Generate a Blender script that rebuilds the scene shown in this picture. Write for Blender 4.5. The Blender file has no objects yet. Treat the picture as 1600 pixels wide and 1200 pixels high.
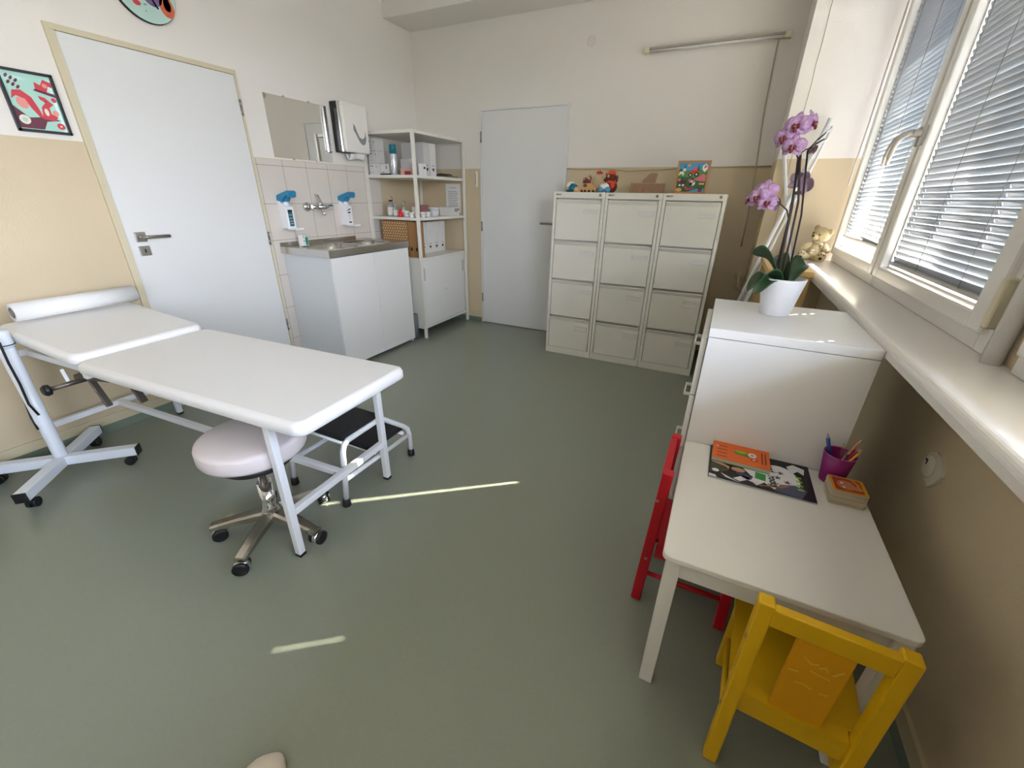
import bpy, bmesh, math, random
from mathutils import Vector, Matrix, Euler
random.seed(7)
sc = bpy.context.scene
COL = sc.collection
PI = math.pi

# ---------------------------------------------------------------- camera
cd = bpy.data.cameras.new('camera'); cam = bpy.data.objects.new('camera', cd); COL.objects.link(cam)
cd.sensor_fit = 'HORIZONTAL'; cd.sensor_width = 36.0; cd.lens = 646.727 / 1600 * 36.0
cd.clip_start = 0.02; cd.clip_end = 200
yw, pt, rl = (math.radians(a) for a in (-25.618, -24.506, 1.097))
fw = Vector((math.sin(yw) * math.cos(pt), math.cos(yw) * math.cos(pt), math.sin(pt)))
rt = Vector((math.cos(yw), -math.sin(yw), 0)); up = rt.cross(fw)
r2 = rt * math.cos(rl) + up * math.sin(rl); u2 = -rt * math.sin(rl) + up * math.cos(rl)
cm = Matrix((r2, u2, -fw)).transposed().to_4x4(); cm.translation = (2.991, -3.917, 1.29)
cam.matrix_world = cm
sc.camera = cam

# ---------------------------------------------------------------- light, sky, exposure
sc.view_settings.view_transform = 'Standard'; sc.view_settings.look = 'None'
sc.view_settings.gamma = 1.0; sc.view_settings.use_curve_mapping = False
sc.view_settings.exposure = 1.78
w = bpy.data.worlds.new('sky'); sc.world = w; w.use_nodes = True
nt = w.node_tree; nt.nodes.clear()
wo = nt.nodes.new('ShaderNodeOutputWorld'); bg = nt.nodes.new('ShaderNodeBackground')
tc = nt.nodes.new('ShaderNodeTexCoord'); sx = nt.nodes.new('ShaderNodeSeparateXYZ'); rp = nt.nodes.new('ShaderNodeValToRGB')
nt.links.new(tc.outputs['Generated'], sx.inputs[0]); 
mr = nt.nodes.new('ShaderNodeMapRange'); mr.inputs[1].default_value = -1; mr.inputs[2].default_value = 1
nt.links.new(sx.outputs['Z'], mr.inputs[0]); nt.links.new(mr.outputs[0], rp.inputs[0])
e = rp.color_ramp.elements
e[0].position = 0.0; e[0].color = (0.21, 0.20, 0.20, 1)
e[1].position = 1.0; e[1].color = (0.46, 0.60, 1.0, 1)
for p_, c_ in ((0.485, (0.31, 0.305, 0.31, 1)), (0.515, (0.88, 0.89, 1.0, 1)), (0.7, (0.66, 0.75, 1.0, 1))):
    k = e.new(p_); k.color = c_
nt.links.new(rp.outputs[0], bg.inputs[0]); bg.inputs[1].default_value = 7.0
nt.links.new(bg.outputs[0], wo.inputs[0])
sl = bpy.data.lights.new('sun', 'SUN'); sun = bpy.data.objects.new('sun', sl); COL.objects.link(sun)
sl.energy = 26.0; sl.angle = 0.009; sl.color = (1.0, 0.90, 0.74)
sun.rotation_euler = Vector((-0.79, -0.61, -0.637)).to_track_quat('-Z', 'Y').to_euler()
sun.location = (6, 3, 5)
def portal(name, loc, rot, sxx, syy):
    l = bpy.data.lights.new(name, 'AREA'); l.shape = 'RECTANGLE'; l.size = sxx; l.size_y = syy
    o = bpy.data.objects.new(name, l); COL.objects.link(o); o.location = loc; o.rotation_euler = rot
    l.cycles.is_portal = True
portal('side_window_portal', (3.95, -1.47, 1.65), (0, PI / 2, 0), 1.5, 2.1)
portal('added_window_portal', (3.95, -5.95, 1.65), (0, PI / 2, 0), 1.5, 2.0)
portal('near_window_portal', (3.95, -3.65, 1.65), (0, PI / 2, 0), 1.5, 1.9)

# ---------------------------------------------------------------- materials
def srgb(c):
    return tuple(((v / 255) / 12.92 if v / 255 <= 0.04045 else ((v / 255 + 0.055) / 1.055) ** 2.4) for v in c) + (1.0,)
MATS = {}
def M(name, rgb=(200, 200, 200), rough=0.5, metal=0.0, bump=0.0, bscale=200.0, noise=0.0, nscale=8.0, coat=0.0, sub=0.0, spec=0.5, trans=0.0):
    if name in MATS: return MATS[name]
    m = bpy.data.materials.new(name); m.use_nodes = True; n = m.node_tree; b = n.nodes['Principled BSDF']
    b.inputs['Base Color'].default_value = srgb(rgb); b.inputs['Roughness'].default_value = rough; b.inputs['Metallic'].default_value = metal
    b.inputs['Specular IOR Level'].default_value = spec
    b.inputs['Coat Weight'].default_value = coat; b.inputs['Transmission Weight'].default_value = trans
    if sub: b.inputs['Subsurface Weight'].default_value = sub; b.inputs['Subsurface Radius'].default_value = (0.02, 0.015, 0.01)
    g = n.nodes.new('ShaderNodeTexCoord')
    if noise:
        t = n.nodes.new('ShaderNodeTexNoise'); t.inputs['Scale'].default_value = nscale; t.inputs['Detail'].default_value = 5
        n.links.new(g.outputs['Object'], t.inputs['Vector'])
        mx = n.nodes.new('ShaderNodeMix'); mx.data_type = 'RGBA'
        c = srgb(rgb); mx.inputs['A'].default_value = tuple(max(0, v * (1 - noise)) for v in c[:3]) + (1,)
        mx.inputs['B'].default_value = tuple(min(1, v * (1 + noise)) for v in c[:3]) + (1,)
        n.links.new(t.outputs['Fac'], mx.inputs['Factor']); n.links.new(mx.outputs['Result'], b.inputs['Base Color'])
    if bump:
        t = n.nodes.new('ShaderNodeTexNoise'); t.inputs['Scale'].default_value = bscale; t.inputs['Detail'].default_value = 4
        n.links.new(g.outputs['Object'], t.inputs['Vector'])
        bp = n.nodes.new('ShaderNodeBump'); bp.inputs['Strength'].default_value = bump; bp.inputs['Distance'].default_value = 0.004
        n.links.new(t.outputs['Fac'], bp.inputs['Height']); n.links.new(bp.outputs['Normal'], b.inputs['Normal'])
    MATS[name] = m
    return m
UPPER = (230, 225, 217); LOWER = (206, 189, 157)
def two_tone(name, h):
    m = M(name, UPPER, 0.75, bump=0.25, bscale=140); n = m.node_tree; b = n.nodes['Principled BSDF']
    g = n.nodes.new('ShaderNodeNewGeometry'); s = n.nodes.new('ShaderNodeSeparateXYZ'); c = n.nodes.new('ShaderNodeMath'); c.operation = 'GREATER_THAN'
    c.inputs[1].default_value = h
    n.links.new(g.outputs['Position'], s.inputs[0]); n.links.new(s.outputs['Z'], c.inputs[0])
    t = n.nodes.new('ShaderNodeTexNoise'); t.inputs['Scale'].default_value = 3.0; t.inputs['Detail'].default_value = 6
    n.links.new(g.outputs['Position'], t.inputs['Vector'])
    lo = n.nodes.new('ShaderNodeMix'); lo.data_type = 'RGBA'
    lo.inputs['A'].default_value = srgb(tuple(v * 0.965 for v in LOWER)); lo.inputs['B'].default_value = srgb(tuple(min(255, v * 1.03) for v in LOWER))
    n.links.new(t.outputs['Fac'], lo.inputs['Factor'])
    mx = n.nodes.new('ShaderNodeMix'); mx.data_type = 'RGBA'; mx.inputs['B'].default_value = srgb(UPPER)
    n.links.new(c.outputs[0], mx.inputs['Factor']); n.links.new(lo.outputs['Result'], mx.inputs['A']); n.links.new(mx.outputs['Result'], b.inputs['Base Color'])
    rr = n.nodes.new('ShaderNodeMapRange'); rr.inputs[3].default_value = 0.42; rr.inputs[4].default_value = 0.8
    n.links.new(c.outputs[0], rr.inputs[0]); n.links.new(rr.outputs[0], b.inputs['Roughness'])
    return m
def glass_mat():
    m = bpy.data.materials.new('window_glass'); m.use_nodes = True; n = m.node_tree; n.nodes.clear()
    o = n.nodes.new('ShaderNodeOutputMaterial'); t = n.nodes.new('ShaderNodeBsdfTransparent'); g = n.nodes.new('ShaderNodeBsdfGlossy'); x = n.nodes.new('ShaderNodeMixShader'); lw = n.nodes.new('ShaderNodeLayerWeight'); lw.inputs[0].default_value = 0.5
    pw = n.nodes.new('ShaderNodeMath'); pw.operation = 'POWER'; pw.inputs[1].default_value = 5.0; f = n.nodes.new('ShaderNodeMath'); f.operation = 'MULTIPLY_ADD'; f.inputs[1].default_value = 0.92; f.inputs[2].default_value = 0.08
    n.links.new(lw.outputs['Facing'], pw.inputs[0]); n.links.new(pw.outputs[0], f.inputs[0])
    t.inputs[0].default_value = (0.96, 0.98, 0.98, 1); g.inputs['Roughness'].default_value = 0.01
    n.links.new(f.outputs[0], x.inputs[0]); n.links.new(t.outputs[0], x.inputs[1]); n.links.new(g.outputs[0], x.inputs[2]); n.links.new(x.outputs[0], o.inputs[0])
    return m
def thin_mat(name, rgb, k, rough=0.5):
    m = bpy.data.materials.new(name); m.use_nodes = True; n = m.node_tree; b = n.nodes['Principled BSDF']; o = n.nodes['Material Output']
    b.inputs['Base Color'].default_value = srgb(rgb); b.inputs['Roughness'].default_value = rough
    t = n.nodes.new('ShaderNodeBsdfTranslucent'); t.inputs[0].default_value = srgb(rgb); x = n.nodes.new('ShaderNodeMixShader'); x.inputs[0].default_value = k
    n.links.new(b.outputs[0], x.inputs[1]); n.links.new(t.outputs[0], x.inputs[2]); n.links.new(x.outputs[0], o.inputs[0])
    MATS[name] = m
    return m
def clear_mat(name, rgb, k):
    m = bpy.data.materials.new(name); m.use_nodes = True; n = m.node_tree; b = n.nodes['Principled BSDF']; o = n.nodes['Material Output']
    b.inputs['Base Color'].default_value = srgb(rgb); b.inputs['Roughness'].default_value = 0.15
    t = n.nodes.new('ShaderNodeBsdfTransparent'); t.inputs[0].default_value = srgb(rgb); x = n.nodes.new('ShaderNodeMixShader'); x.inputs[0].default_value = k
    n.links.new(b.outputs[0], x.inputs[1]); n.links.new(t.outputs[0], x.inputs[2]); n.links.new(x.outputs[0], o.inputs[0])
    MATS[name] = m
    return m

WHITE = M('white_lacquer', (232, 231, 226), 0.35); CABW = M('cabinet_white', (228, 225, 214), 0.32)
TUBE = M('white_tube_paint', (232, 234, 236), 0.3, coat=0.3); PVC = M('window_pvc', (235, 232, 226), 0.22)
DOORM = M('door_paint', (222, 222, 219), 0.4); JAMB = M('door_frame_beige', (206, 196, 166), 0.45)
STEEL = M('brushed_steel', (206, 203, 197), 0.24, 1.0, bump=0.06, bscale=60); CHROME = M('chrome', (225, 225, 228), 0.07, 1.0)
SATIN = M('satin_nickel', (165, 160, 152), 0.3, 1.0); BLACK = M('black_plastic', (22, 22, 24), 0.45); RUBBER = M('black_rubber', (28, 27, 28), 0.8, bump=0.4, bscale=300)
VINYL = M('white_vinyl', (234, 233, 230), 0.4, bump=0.1, bscale=500); STOOLV = M('cream_vinyl', (222, 212, 210), 0.45, bump=0.1, bscale=400)
WOOD = M('light_wood', (205, 172, 112), 0.5, noise=0.15, nscale=14); DARKGREY = M('dark_grey', (70, 70, 72), 0.6)
YELLOW = M('yellow_paint', (226, 178, 10), 0.4, bump=0.12, bscale=90); ORANGEY = M('yellow_orange_panel', (228, 160, 8), 0.42); RED = M('red_paint', (190, 14, 34), 0.38)
PAPER = M('white_paper', (232, 231, 228), 0.8); INK = M('ink', (30, 30, 30), 0.7); GLASS = glass_mat()

# ---------------------------------------------------------------- mesh helpers
class MB:
    """collects shapes, then links them as ONE mesh object (off: the thing's base in the room)"""
    def __init__(s, off=(0, 0, 0)):
        s.bm = bmesh.new(); s.off = Vector(off); s.mi = 0; s.mats = []
    def use(s, m):
        if m not in s.mats: s.mats.append(m)
        s.mi = s.mats.index(m); return s
    def _fin(s, faces):
        for f in faces: f.material_index = s.mi
    def box(s, a, b, bev=0.0, seg=2, mat=None):
        bm2 = bmesh.new(); r = bmesh.ops.create_cube(bm2, size=1)
        a, b = Vector(a), Vector(b); c = (a + b) / 2; d = b - a
        for v in r['verts']: v.co = Vector((v.co.x * d.x, v.co.y * d.y, v.co.z * d.z))
        if bev: bmesh.ops.bevel(bm2, geom=bm2.edges[:], offset=min(bev, 0.49 * min(abs(x) for x in d)), segments=seg, profile=0.5, affect='EDGES')
        m = (mat or Matrix.Identity(4)) if mat else Matrix.Translation(c)
        if mat: 
            for v in bm2.verts: v.co = v.co + c
        s.join(bm2, m); return s
    def join(s, bm2, m=None):
        mp = {}
        for v in bm2.verts: mp[v] = s.bm.verts.new((m @ v.co) if m else v.co)
        for f in bm2.faces:
            try:
                g = s.bm.faces.new([mp[v] for v in f.verts]); g.material_index = s.mi; g.smooth = f.smooth
            except ValueError: pass
        bm2.free()
    def bar(s, p0, p1, w_, h_, bev=0.0, upv=(0, 0, 1)):
        p0, p1 = Vector(p0), Vector(p1); d = (p1 - p0); L = d.length; d.normalize()
        u = Vector(upv); 
        if abs(d.dot(u)) > 0.99: u = Vector((0, 1, 0))
        x = d.cross(u).normalized(); z = x.cross(d).normalized()
        m = Matrix((x, d, z)).transposed().to_4x4(); m.translation = (p0 + p1) / 2
        s.box((-w_ / 2, -L / 2, -h_ / 2), (w_ / 2, L / 2, h_ / 2), bev, 2, m); return s
    def ring(s, c, ax, r, n=20, start=None):
        ax = Vector(ax).normalized(); u = Vector((0, 0, 1)) if abs(ax.z) < 0.9 else Vector((1, 0, 0))
        if start is not None: u = start
        x = (u - ax * u.dot(ax)).normalized(); y = ax.cross(x)
        return [s.bm.verts.new(Vector(c) + (x * math.cos(2 * PI * i / n) + y * math.sin(2 * PI * i / n)) * r) for i in range(n)]
    def skin(s, rings, cap=True, smooth=True):
        n = len(rings[0])
        for a, b in zip(rings, rings[1:]):
            for i in range(n):
                f = s.bm.faces.new((a[i], a[(i + 1) % n], b[(i + 1) % n], b[i])); f.material_index = s.mi; f.smooth = smooth
        if cap:
            for r_, rev in ((rings[0], True), (rings[-1], False)):
                f = s.bm.faces.new(list(reversed(r_)) if rev else r_); f.material_index = s.mi
    def cyl(s, p0, p1, r0, r1=None, n=20, cap=True):
        p0, p1 = Vector(p0), Vector(p1); r1 = r0 if r1 is None else r1; d = p1 - p0
        s.skin([s.ring(p0, d, r0, n), s.ring(p1, d, r1, n)], cap); return s
    def tube(s, pts, r, n=10, cap=True):
        pts = [Vector(p) for p in pts]; rings = []; ref = None
        for i, p in enumerate(pts):
            d = (pts[min(i + 1, len(pts) - 1)] - pts[max(i - 1, 0)]).normalized()
            if ref is None: ref = Vector((0, 0, 1)) if abs(d.z) < 0.9 else Vector((1, 0, 0))
            ref = (ref - d * ref.dot(d)).normalized()
            rr = r[i] if isinstance(r, (list, tuple)) else r
            rings.append(s.ring(p, d, rr, n, ref))
        s.skin(rings, cap); return s
    def lathe(s, prof, c=(0, 0, 0), n=32, cap=True, ax=(0, 0, 1)):
        c = Vector(c); ax = Vector(ax).normalized()
        s.skin([s.ring(c + ax * z, ax, max(r, 1e-4), n) for r, z in prof], cap); return s
    def ball(s, c, r, seg=20, rings=12, rot=None):
        bm2 = bmesh.new(); bmesh.ops.create_uvsphere(bm2, u_segments=seg, v_segments=rings, radius=1)
        r = (r, r, r) if isinstance(r, (int, float)) else r
        m = Matrix.Translation(c) @ (rot.to_4x4() if rot else Matrix.Identity(4)) @ Matrix.Diagonal((r[0], r[1], r[2], 1))
        for f in bm2.faces: f.smooth = True
        s.join(bm2, m); return s
    def prism(s, poly, d, m=None):
        """poly: 2D outline in the local xy plane, extruded by d along local z, then placed by m"""
        m = m or Matrix.Identity(4)
        lo = [s.bm.verts.new(m @ Vector((x, y, 0))) for x, y in poly]; hi = [s.bm.verts.new(m @ Vector((x, y, d))) for x, y in poly]
        n = len(poly)
        fs = [s.bm.faces.new(list(reversed(lo))), s.bm.faces.new(hi)] + [s.bm.faces.new((lo[i], lo[(i + 1) % n], hi[(i + 1) % n], hi[i])) for i in range(n)]
        s._fin(fs); return s
    def grid(s, fn, nu, nv, smooth=True):
        vs = [[s.bm.verts.new(fn(i / nu, j / nv)) for j in range(nv + 1)] for i in range(nu + 1)]
        for i in range(nu):
            for j in range(nv):
                f = s.bm.faces.new((vs[i][j], vs[i + 1][j], vs[i + 1][j + 1], vs[i][j + 1])); f.material_index = s.mi; f.smooth = smooth
        return s
    def torus(s, c, R, r, ax=(0, 0, 1), n=36, k=10, arc=2 * PI):
        ax = Vector(ax).normalized(); u = Vector((0, 0, 1)) if abs(ax.z) < 0.9 else Vector((1, 0, 0)); x = (u - ax * u.dot(ax)).normalized(); y = ax.cross(x)
        rings = []
        for i in range(n if arc >= 2 * PI - 1e-6 else n + 1):
            a = arc * i / n; d = x * math.cos(a) + y * math.sin(a)
            rings.append([s.bm.verts.new(Vector(c) + d * (R + r * math.cos(2 * PI * j / k)) + ax * (r * math.sin(2 * PI * j / k))) for j in range(k)])
        if arc >= 2 * PI - 1e-6: rings.append(rings[0]); s.skin(rings, False)
        else: s.skin(rings, True)
        return s
    def build(s, name, mat=None, parent=None, label=None, smooth_angle=None):
        bmesh.ops.recalc_face_normals(s.bm, faces=s.bm.faces[:])
        if s.off.length:
            for v in s.bm.verts: v.co -= s.off
        me = bpy.data.meshes.new(name); s.bm.to_mesh(me); s.bm.free()
        for m in (s.mats or [mat]): me.materials.append(m)
        o = bpy.data.objects.new(name, me); COL.objects.link(o)
        if parent: o.parent = parent
        else: o.location = s.off
        if label: o['label'] = label
        return o
def thing(name, label, cat, loc=(0, 0, 0), rz=0.0, group=None):
    o = bpy.data.objects.new(name, None); o.empty_display_size = 0.1; COL.objects.link(o); o.location = loc; o.rotation_euler = (0, 0, rz)
    o['label'] = label; o['category'] = cat
    if group: o['group'] = group
    return o
def tag(o, label, cat, group=None):
    o['label'] = label; o['category'] = cat
    if group: o['group'] = group
    return o
def struct(o, label=None):
    o['kind'] = 'structure'
    if label: o['label'] = label
    return o
def dup(o, loc, rz=None, label=None):
    def cp(a, par):
        c = a.copy(); COL.objects.link(c)
        if par: c.parent = par
        for ch in a.children: cp(ch, c)
        return c
    r = cp(o, None); r.location = loc
    if rz is not None: r.rotation_euler = (0, 0, rz)
    if label: r['label'] = label
    return r
def solid(o, t):
    m = o.modifiers.new('solid', 'SOLIDIFY'); m.thickness = t; m.offset = 0; return o
def soft(o, lv=2):
    m = o.modifiers.new('sub', 'SUBSURF'); m.levels = lv; m.render_levels = lv
    for p in o.data.polygons: p.use_smooth = True
    return o
def plane_m(origin, xdir, ydir):
    x = Vector(xdir).normalized(); y = Vector(ydir).normalized(); z = x.cross(y)
    m = Matrix((x, y, z)).transposed().to_4x4(); m.translation = origin; return m
def text(name, body, size, m, mat, parent=None, off=(0, 0, 0), ext=0.0004, align='LEFT', bold=0.0, sx=1.0):
    c = bpy.data.curves.new('t', 'FONT'); c.body = body; c.size = size; c.extrude = ext; c.align_x = align; c.resolution_u = 2; c.offset = bold
    o = bpy.data.objects.new('t', c); COL.objects.link(o)
    me = bpy.data.meshes.new_from_object(o.evaluated_get(bpy.context.evaluated_depsgraph_get()))
    bpy.data.objects.remove(o); bpy.data.curves.remove(c)
    me.transform(Matrix.Translation(-Vector(off)) @ m @ Matrix.Diagonal((sx, 1, 1, 1))); me.name = name
    me.materials.clear(); me.materials.append(mat)
    r = bpy.data.objects.new(name, me); COL.objects.link(r)
    if parent: r.parent = parent
    return r
def circ(cx, cy, rx, ry=None, n=20, a0=0, a1=2 * PI):
    ry = ry or rx
    full = abs(a1 - a0) > 2 * PI - 1e-6
    return [(cx + rx * math.cos(a0 + (a1 - a0) * i / (n if full else n - 1)), cy + ry * math.sin(a0 + (a1 - a0) * i / (n if full else n - 1))) for i in range(n)]
def rrect(x0, y0, x1, y1, r, k=4):
    p = []
    for cx, cy, a in ((x1 - r, y1 - r, 0), (x0 + r, y1 - r, PI / 2), (x0 + r, y0 + r, PI), (x1 - r, y0 + r, 1.5 * PI)):
        p += [(cx + r * math.cos(a + PI / 2 * i / k), cy + r * math.sin(a + PI / 2 * i / k)) for i in range(k + 1)]
    return p
# ================================================================ the room
CEIL = 2.85; XR = 3.655; YF = -8.2; T = 0.15
floor_m = M('green_linoleum', (138, 144, 130), 0.25, bump=0.05, bscale=700, noise=0.05, nscale=90)
struct(MB().box((-T, YF - T, -0.1), (XR + 0.3, T, 0)).build('floor', floor_m), 'grey-green sheet linoleum floor')
struct(MB().box((-T, YF - T, CEIL), (XR + 0.3, T, CEIL + 0.1)).build('ceiling', M('ceiling_white', (230, 227, 220), 0.85)))
D1 = (-2.678, -1.839, 1.949); D2 = (0.752, 1.582, 1.986)
wl = MB(); wl.box((-T, YF, 0), (0, -2.712, CEIL)); wl.box((-T, -1.825, 0), (0, 0, CEIL)); wl.box((-T, -2.712, 1.975), (0, -1.825, CEIL)); wl.box((-T - 0.04, -2.8, -0.1), (-T, -1.7, 2.1))  # last box: panel added behind the door opening to stop light leaking in
struct(wl.build('wall_left', two_tone('wall_left_paint', 1.497)), 'left wall, beige below and off-white above')
wb = MB(); wb.box((-T, 0, 0), (0.735, T, CEIL)); wb.box((1.612, 0, 0), (XR + 0.3, T, CEIL)); wb.box((0.735, 0, 2.0), (1.612, T, CEIL)); wb.box((0.6, T, -0.1), (1.75, T + 0.04, 2.1))  # the box beyond the wall is added to seal daylight under the door
struct(wb.build('wall_back', two_tone('wall_back_paint', 1.519)), 'back wall, beige below and off-white above')
# window wall: openings at y -2.5..-0.42 and -4.6..-2.62, z 0.90..2.40
Z0, Z1 = 0.895, 2.40
wr = MB(); wr.box((XR, YF, 0), (XR + 0.25, 0, Z0)); wr.box((XR, YF, Z1), (XR + 0.25, 0, CEIL)); wr.box((XR, -0.42, Z0), (XR + 0.25, 0, Z1))
wr.box((XR, -2.62, Z0), (XR + 0.25, -2.485, Z1)); wr.box((XR, -4.90, Z0), (XR + 0.25, -4.62, Z1)); wr.box((XR, YF, Z0), (XR + 0.25, -7.0, Z1))
struct(wr.build('wall_right', two_tone('wall_right_paint', 1.53)), 'window wall, beige below the sill')
wf = MB(); wf.box((-T, YF - T, 0), (XR + 0.3, YF, CEIL))
struct(wf.build('wall_front', M('wall_front_paint', (205, 200, 190), 0.8)))
struct(MB().box((XR + 0.25, -1.4, 2.46), (XR + 0.7, 3.2, 2.62)).box((XR + 0.25, -8.4, 2.46), (XR + 1.85, -1.4, 2.62)).build('added_slab', M('concrete', (170, 168, 160), 0.9)), 'slab added outside above the windows to cut the sun')  # unseen overhang, added to shorten the sun streak and shade the rear windows
struct(MB().box((0, -0.366, 2.643), (XR, 0, CEIL), 0.004).build('trim_1', M('beam_white', UPPER, 0.8, bump=0.2, bscale=140)), 'dropped white ceiling beam along the back wall')
pil = MB(); pil.box((3.195, -0.42, 0), (XR, 0, 2.643), 0.003)
struct(pil.build('trim_2', two_tone('pillar_paint', 1.533)), 'projecting wall pier in the window corner')
pm = MB(); pm.tube([(3.273 + 0.002 * math.sin(i * 2.3), -0.421, 0.9 + 0.087 * i) for i in range(20)], 0.0014, 6)
pm.build('crack', M('crack_grey', (150, 138, 122), 0.9), bpy.data.objects['trim_2'], 'thin vertical crack in the plaster')
# sill
sp = []
for a in range(7): sp.append((3.453 + 0.02 - 0.02 * math.sin(PI / 2 * a / 6) * 1.0, 0.937 - 0.02 + 0.02 * math.cos(PI / 2 * a / 6)))
prof = [(XR + 0.02, 0.937)] + sp + [(3.455, 0.897), (XR + 0.02, 0.897)]
mm = plane_m((0, -0.42, 0), (1, 0, 0), (0, 0, 1))
struct(MB().prism(prof, 4.2, mm).build('trim_3', M('sill_white', (234, 231, 225), 0.2)), 'long white window sill with a rounded front edge')
# tiles behind the sink
def tile_mat():
    m = M('tile_glaze', (214, 206, 196), 0.22, noise=0.04, nscale=6); n = m.node_tree; b = n.nodes['Principled BSDF']
    g = n.nodes.new('ShaderNodeNewGeometry'); s = n.nodes.new('ShaderNodeSeparateXYZ'); n.links.new(g.outputs['Position'], s.inputs[0])
    def line(sock, off, per, wd):
        a = n.nodes.new('ShaderNodeMath'); a.operation = 'ADD'; a.inputs[1].default_value = off; n.links.new(sock, a.inputs[0])
        q = n.nodes.new('ShaderNodeMath'); q.operation = 'PINGPONG'; q.inputs[1].default_value = per / 2; n.links.new(a.outputs[0], q.inputs[0])
        l = n.nodes.new('ShaderNodeMath'); l.operation = 'LESS_THAN'; l.inputs[1].default_value = wd; n.links.new(q.outputs[0], l.inputs[0]); return l.outputs[0]
    mx = n.nodes.new('ShaderNodeMath'); mx.operation = 'MAXIMUM'
    n.links.new(line(s.outputs['Y'], 10.01, 0.2, 0.0016), mx.inputs[0]); n.links.new(line(s.outputs['Z'], 10 - 0.995 + 0.0, 0.249, 0.0016), mx.inputs[1])
    c = n.nodes.new('ShaderNodeMix'); c.data_type = 'RGBA'; c.inputs['B'].default_value = srgb((150, 134, 118))
    old = b.inputs['Base Color'].links[0].from_socket; n.links.new(old, c.inputs['A']); n.links.new(mx.outputs[0], c.inputs['Factor']); n.links.new(c.outputs['Result'], b.inputs['Base Color'])
    return m
struct(MB().box((-0.01, -1.82, 0.1), (0.008, -0.615, 1.492), 0.001).build('trim_4', tile_mat()), 'beige wall tiles behind the sink')
# baseboards (green vinyl cove below, beige strip above)
COVE = M('green_cove', (118, 132, 116), 0.35); BASEB = M('baseboard_beige', (206, 194, 160), 0.4)
def baseboard(name, a, b, nrm):
    a, b, nn = Vector(a), Vector(b), Vector(nrm); m = MB()
    m.use(COVE); lo = a + nn * 0.008; m.box(tuple(min(x, y) for x, y in zip(a, b + nn * 0.009)), tuple(max(x, y) for x, y in zip(a + Vector((0, 0, 0.05)), b + nn * 0.009 + Vector((0, 0, 0.05)))))
    m.use(BASEB); m.box(tuple(min(x, y) for x, y in zip(a + Vector((0, 0, 0.05)), b + nn * 0.012 + Vector((0, 0, 0.05)))), tuple(max(x, y) for x, y in zip(a + Vector((0, 0, 0.1)), b + nn * 0.012 + Vector((0, 0, 0.1)))))
    struct(m.build(name))
baseboard('baseboard_left', (0, YF, 0), (0, -2.712, 0), (1, 0, 0))
baseboard('baseboard_corner', (0, -1.82, 0), (0, 0, 0), (1, 0, 0))
baseboard('baseboard_back', (0, 0, 0), (0.735, 0, 0), (0, -1, 0))
baseboard('baseboard_cabinets', (1.612, 0, 0), (3.195, 0, 0), (0, -1, 0))
baseboard('baseboard_right', (XR, YF, 0), (XR, -0.42, 0), (-1, 0, 0))
# doors
def door(name, leaf, frame, label):
    o = MB(); o.box(*leaf, 0.002); d = struct(o.build(name, DOORM), label); f = MB()
    for q in frame: f.box(*q, 0.0015)
    f.build('door_frame', JAMB if name == 'door_1' else DOORM, d); return d
d1 = door('door_1', ((-0.035, D1[0], 0.006), (0.008, D1[1], D1[2])), (((-0.05, -2.712, 0), (0.016, -2.679, 1.950)), ((-0.05, -1.8385, 0), (0.016, -1.825, 1.950)), ((-0.05, -2.712, 1.950), (0.016, -1.825, 1.975))), 'tall white door in the left wall behind the exam couch')
def rose(z0, z1, y0=-2.638, y1=-2.585): return MB().box((0.008, y0, z0), (0.017, y1, z1), 0.002)
r_ = rose(1.012, 1.064).build('handle_rose', SATIN, d1)
h = MB(); h.cyl((0.017, -2.612, 1.038), (0.055, -2.612, 1.038), 0.0105); h.tube([(0.055, -2.616, 1.038), (0.058, -2.60, 1.038), (0.058, -2.485, 1.038)], 0.0095, 14)
h.build('door_handle', SATIN, d1)
k = rose(0.937, 0.989); k.build('lock_plate', SATIN, d1)
MB().box((0.0165, -2.615, 0.953), (0.0176, -2.607, 0.973), 0.0004).build('keyhole', BLACK, d1)
for z in (1.775, 0.975, 0.33):
    hg = MB(); hg.cyl((0.014, -1.836, z - 0.045), (0.014, -1.836, z - 0.001), 0.007, n=12); hg.cyl((0.014, -1.836, z + 0.001), (0.014, -1.836, z + 0.045), 0.007, n=12); hg.build('hinge', SATIN, d1)
d2 = door('door_2', ((D2[0], -0.008, 0.006), (D2[1], 0.035, D2[2])), (((0.735, -0.014, 0), (0.7515, 0.05, 1.987)), ((1.583, -0.014, 0), (1.612, 0.05, 1.987)), ((0.735, -0.014, 1.987), (1.612, 0.05, 2.0))), 'pale grey door in the back wall beside the filing cabinets')
h = MB(); h.cyl((1.52, -0.008, 1.053), (1.52, -0.05, 1.053), 0.0105); h.tube([(1.524, -0.05, 1.053), (1.51, -0.053, 1.053), (1.40, -0.053, 1.053)], 0.0095, 14); h.build('door_handle', SATIN, d2)
for z in (1.78, 1.0, 0.28):
    hg = MB(); hg.cyl((0.748, -0.018, z - 0.045), (0.748, -0.018, z + 0.045), 0.007, n=12); hg.build('hinge', SATIN, d2)
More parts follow.
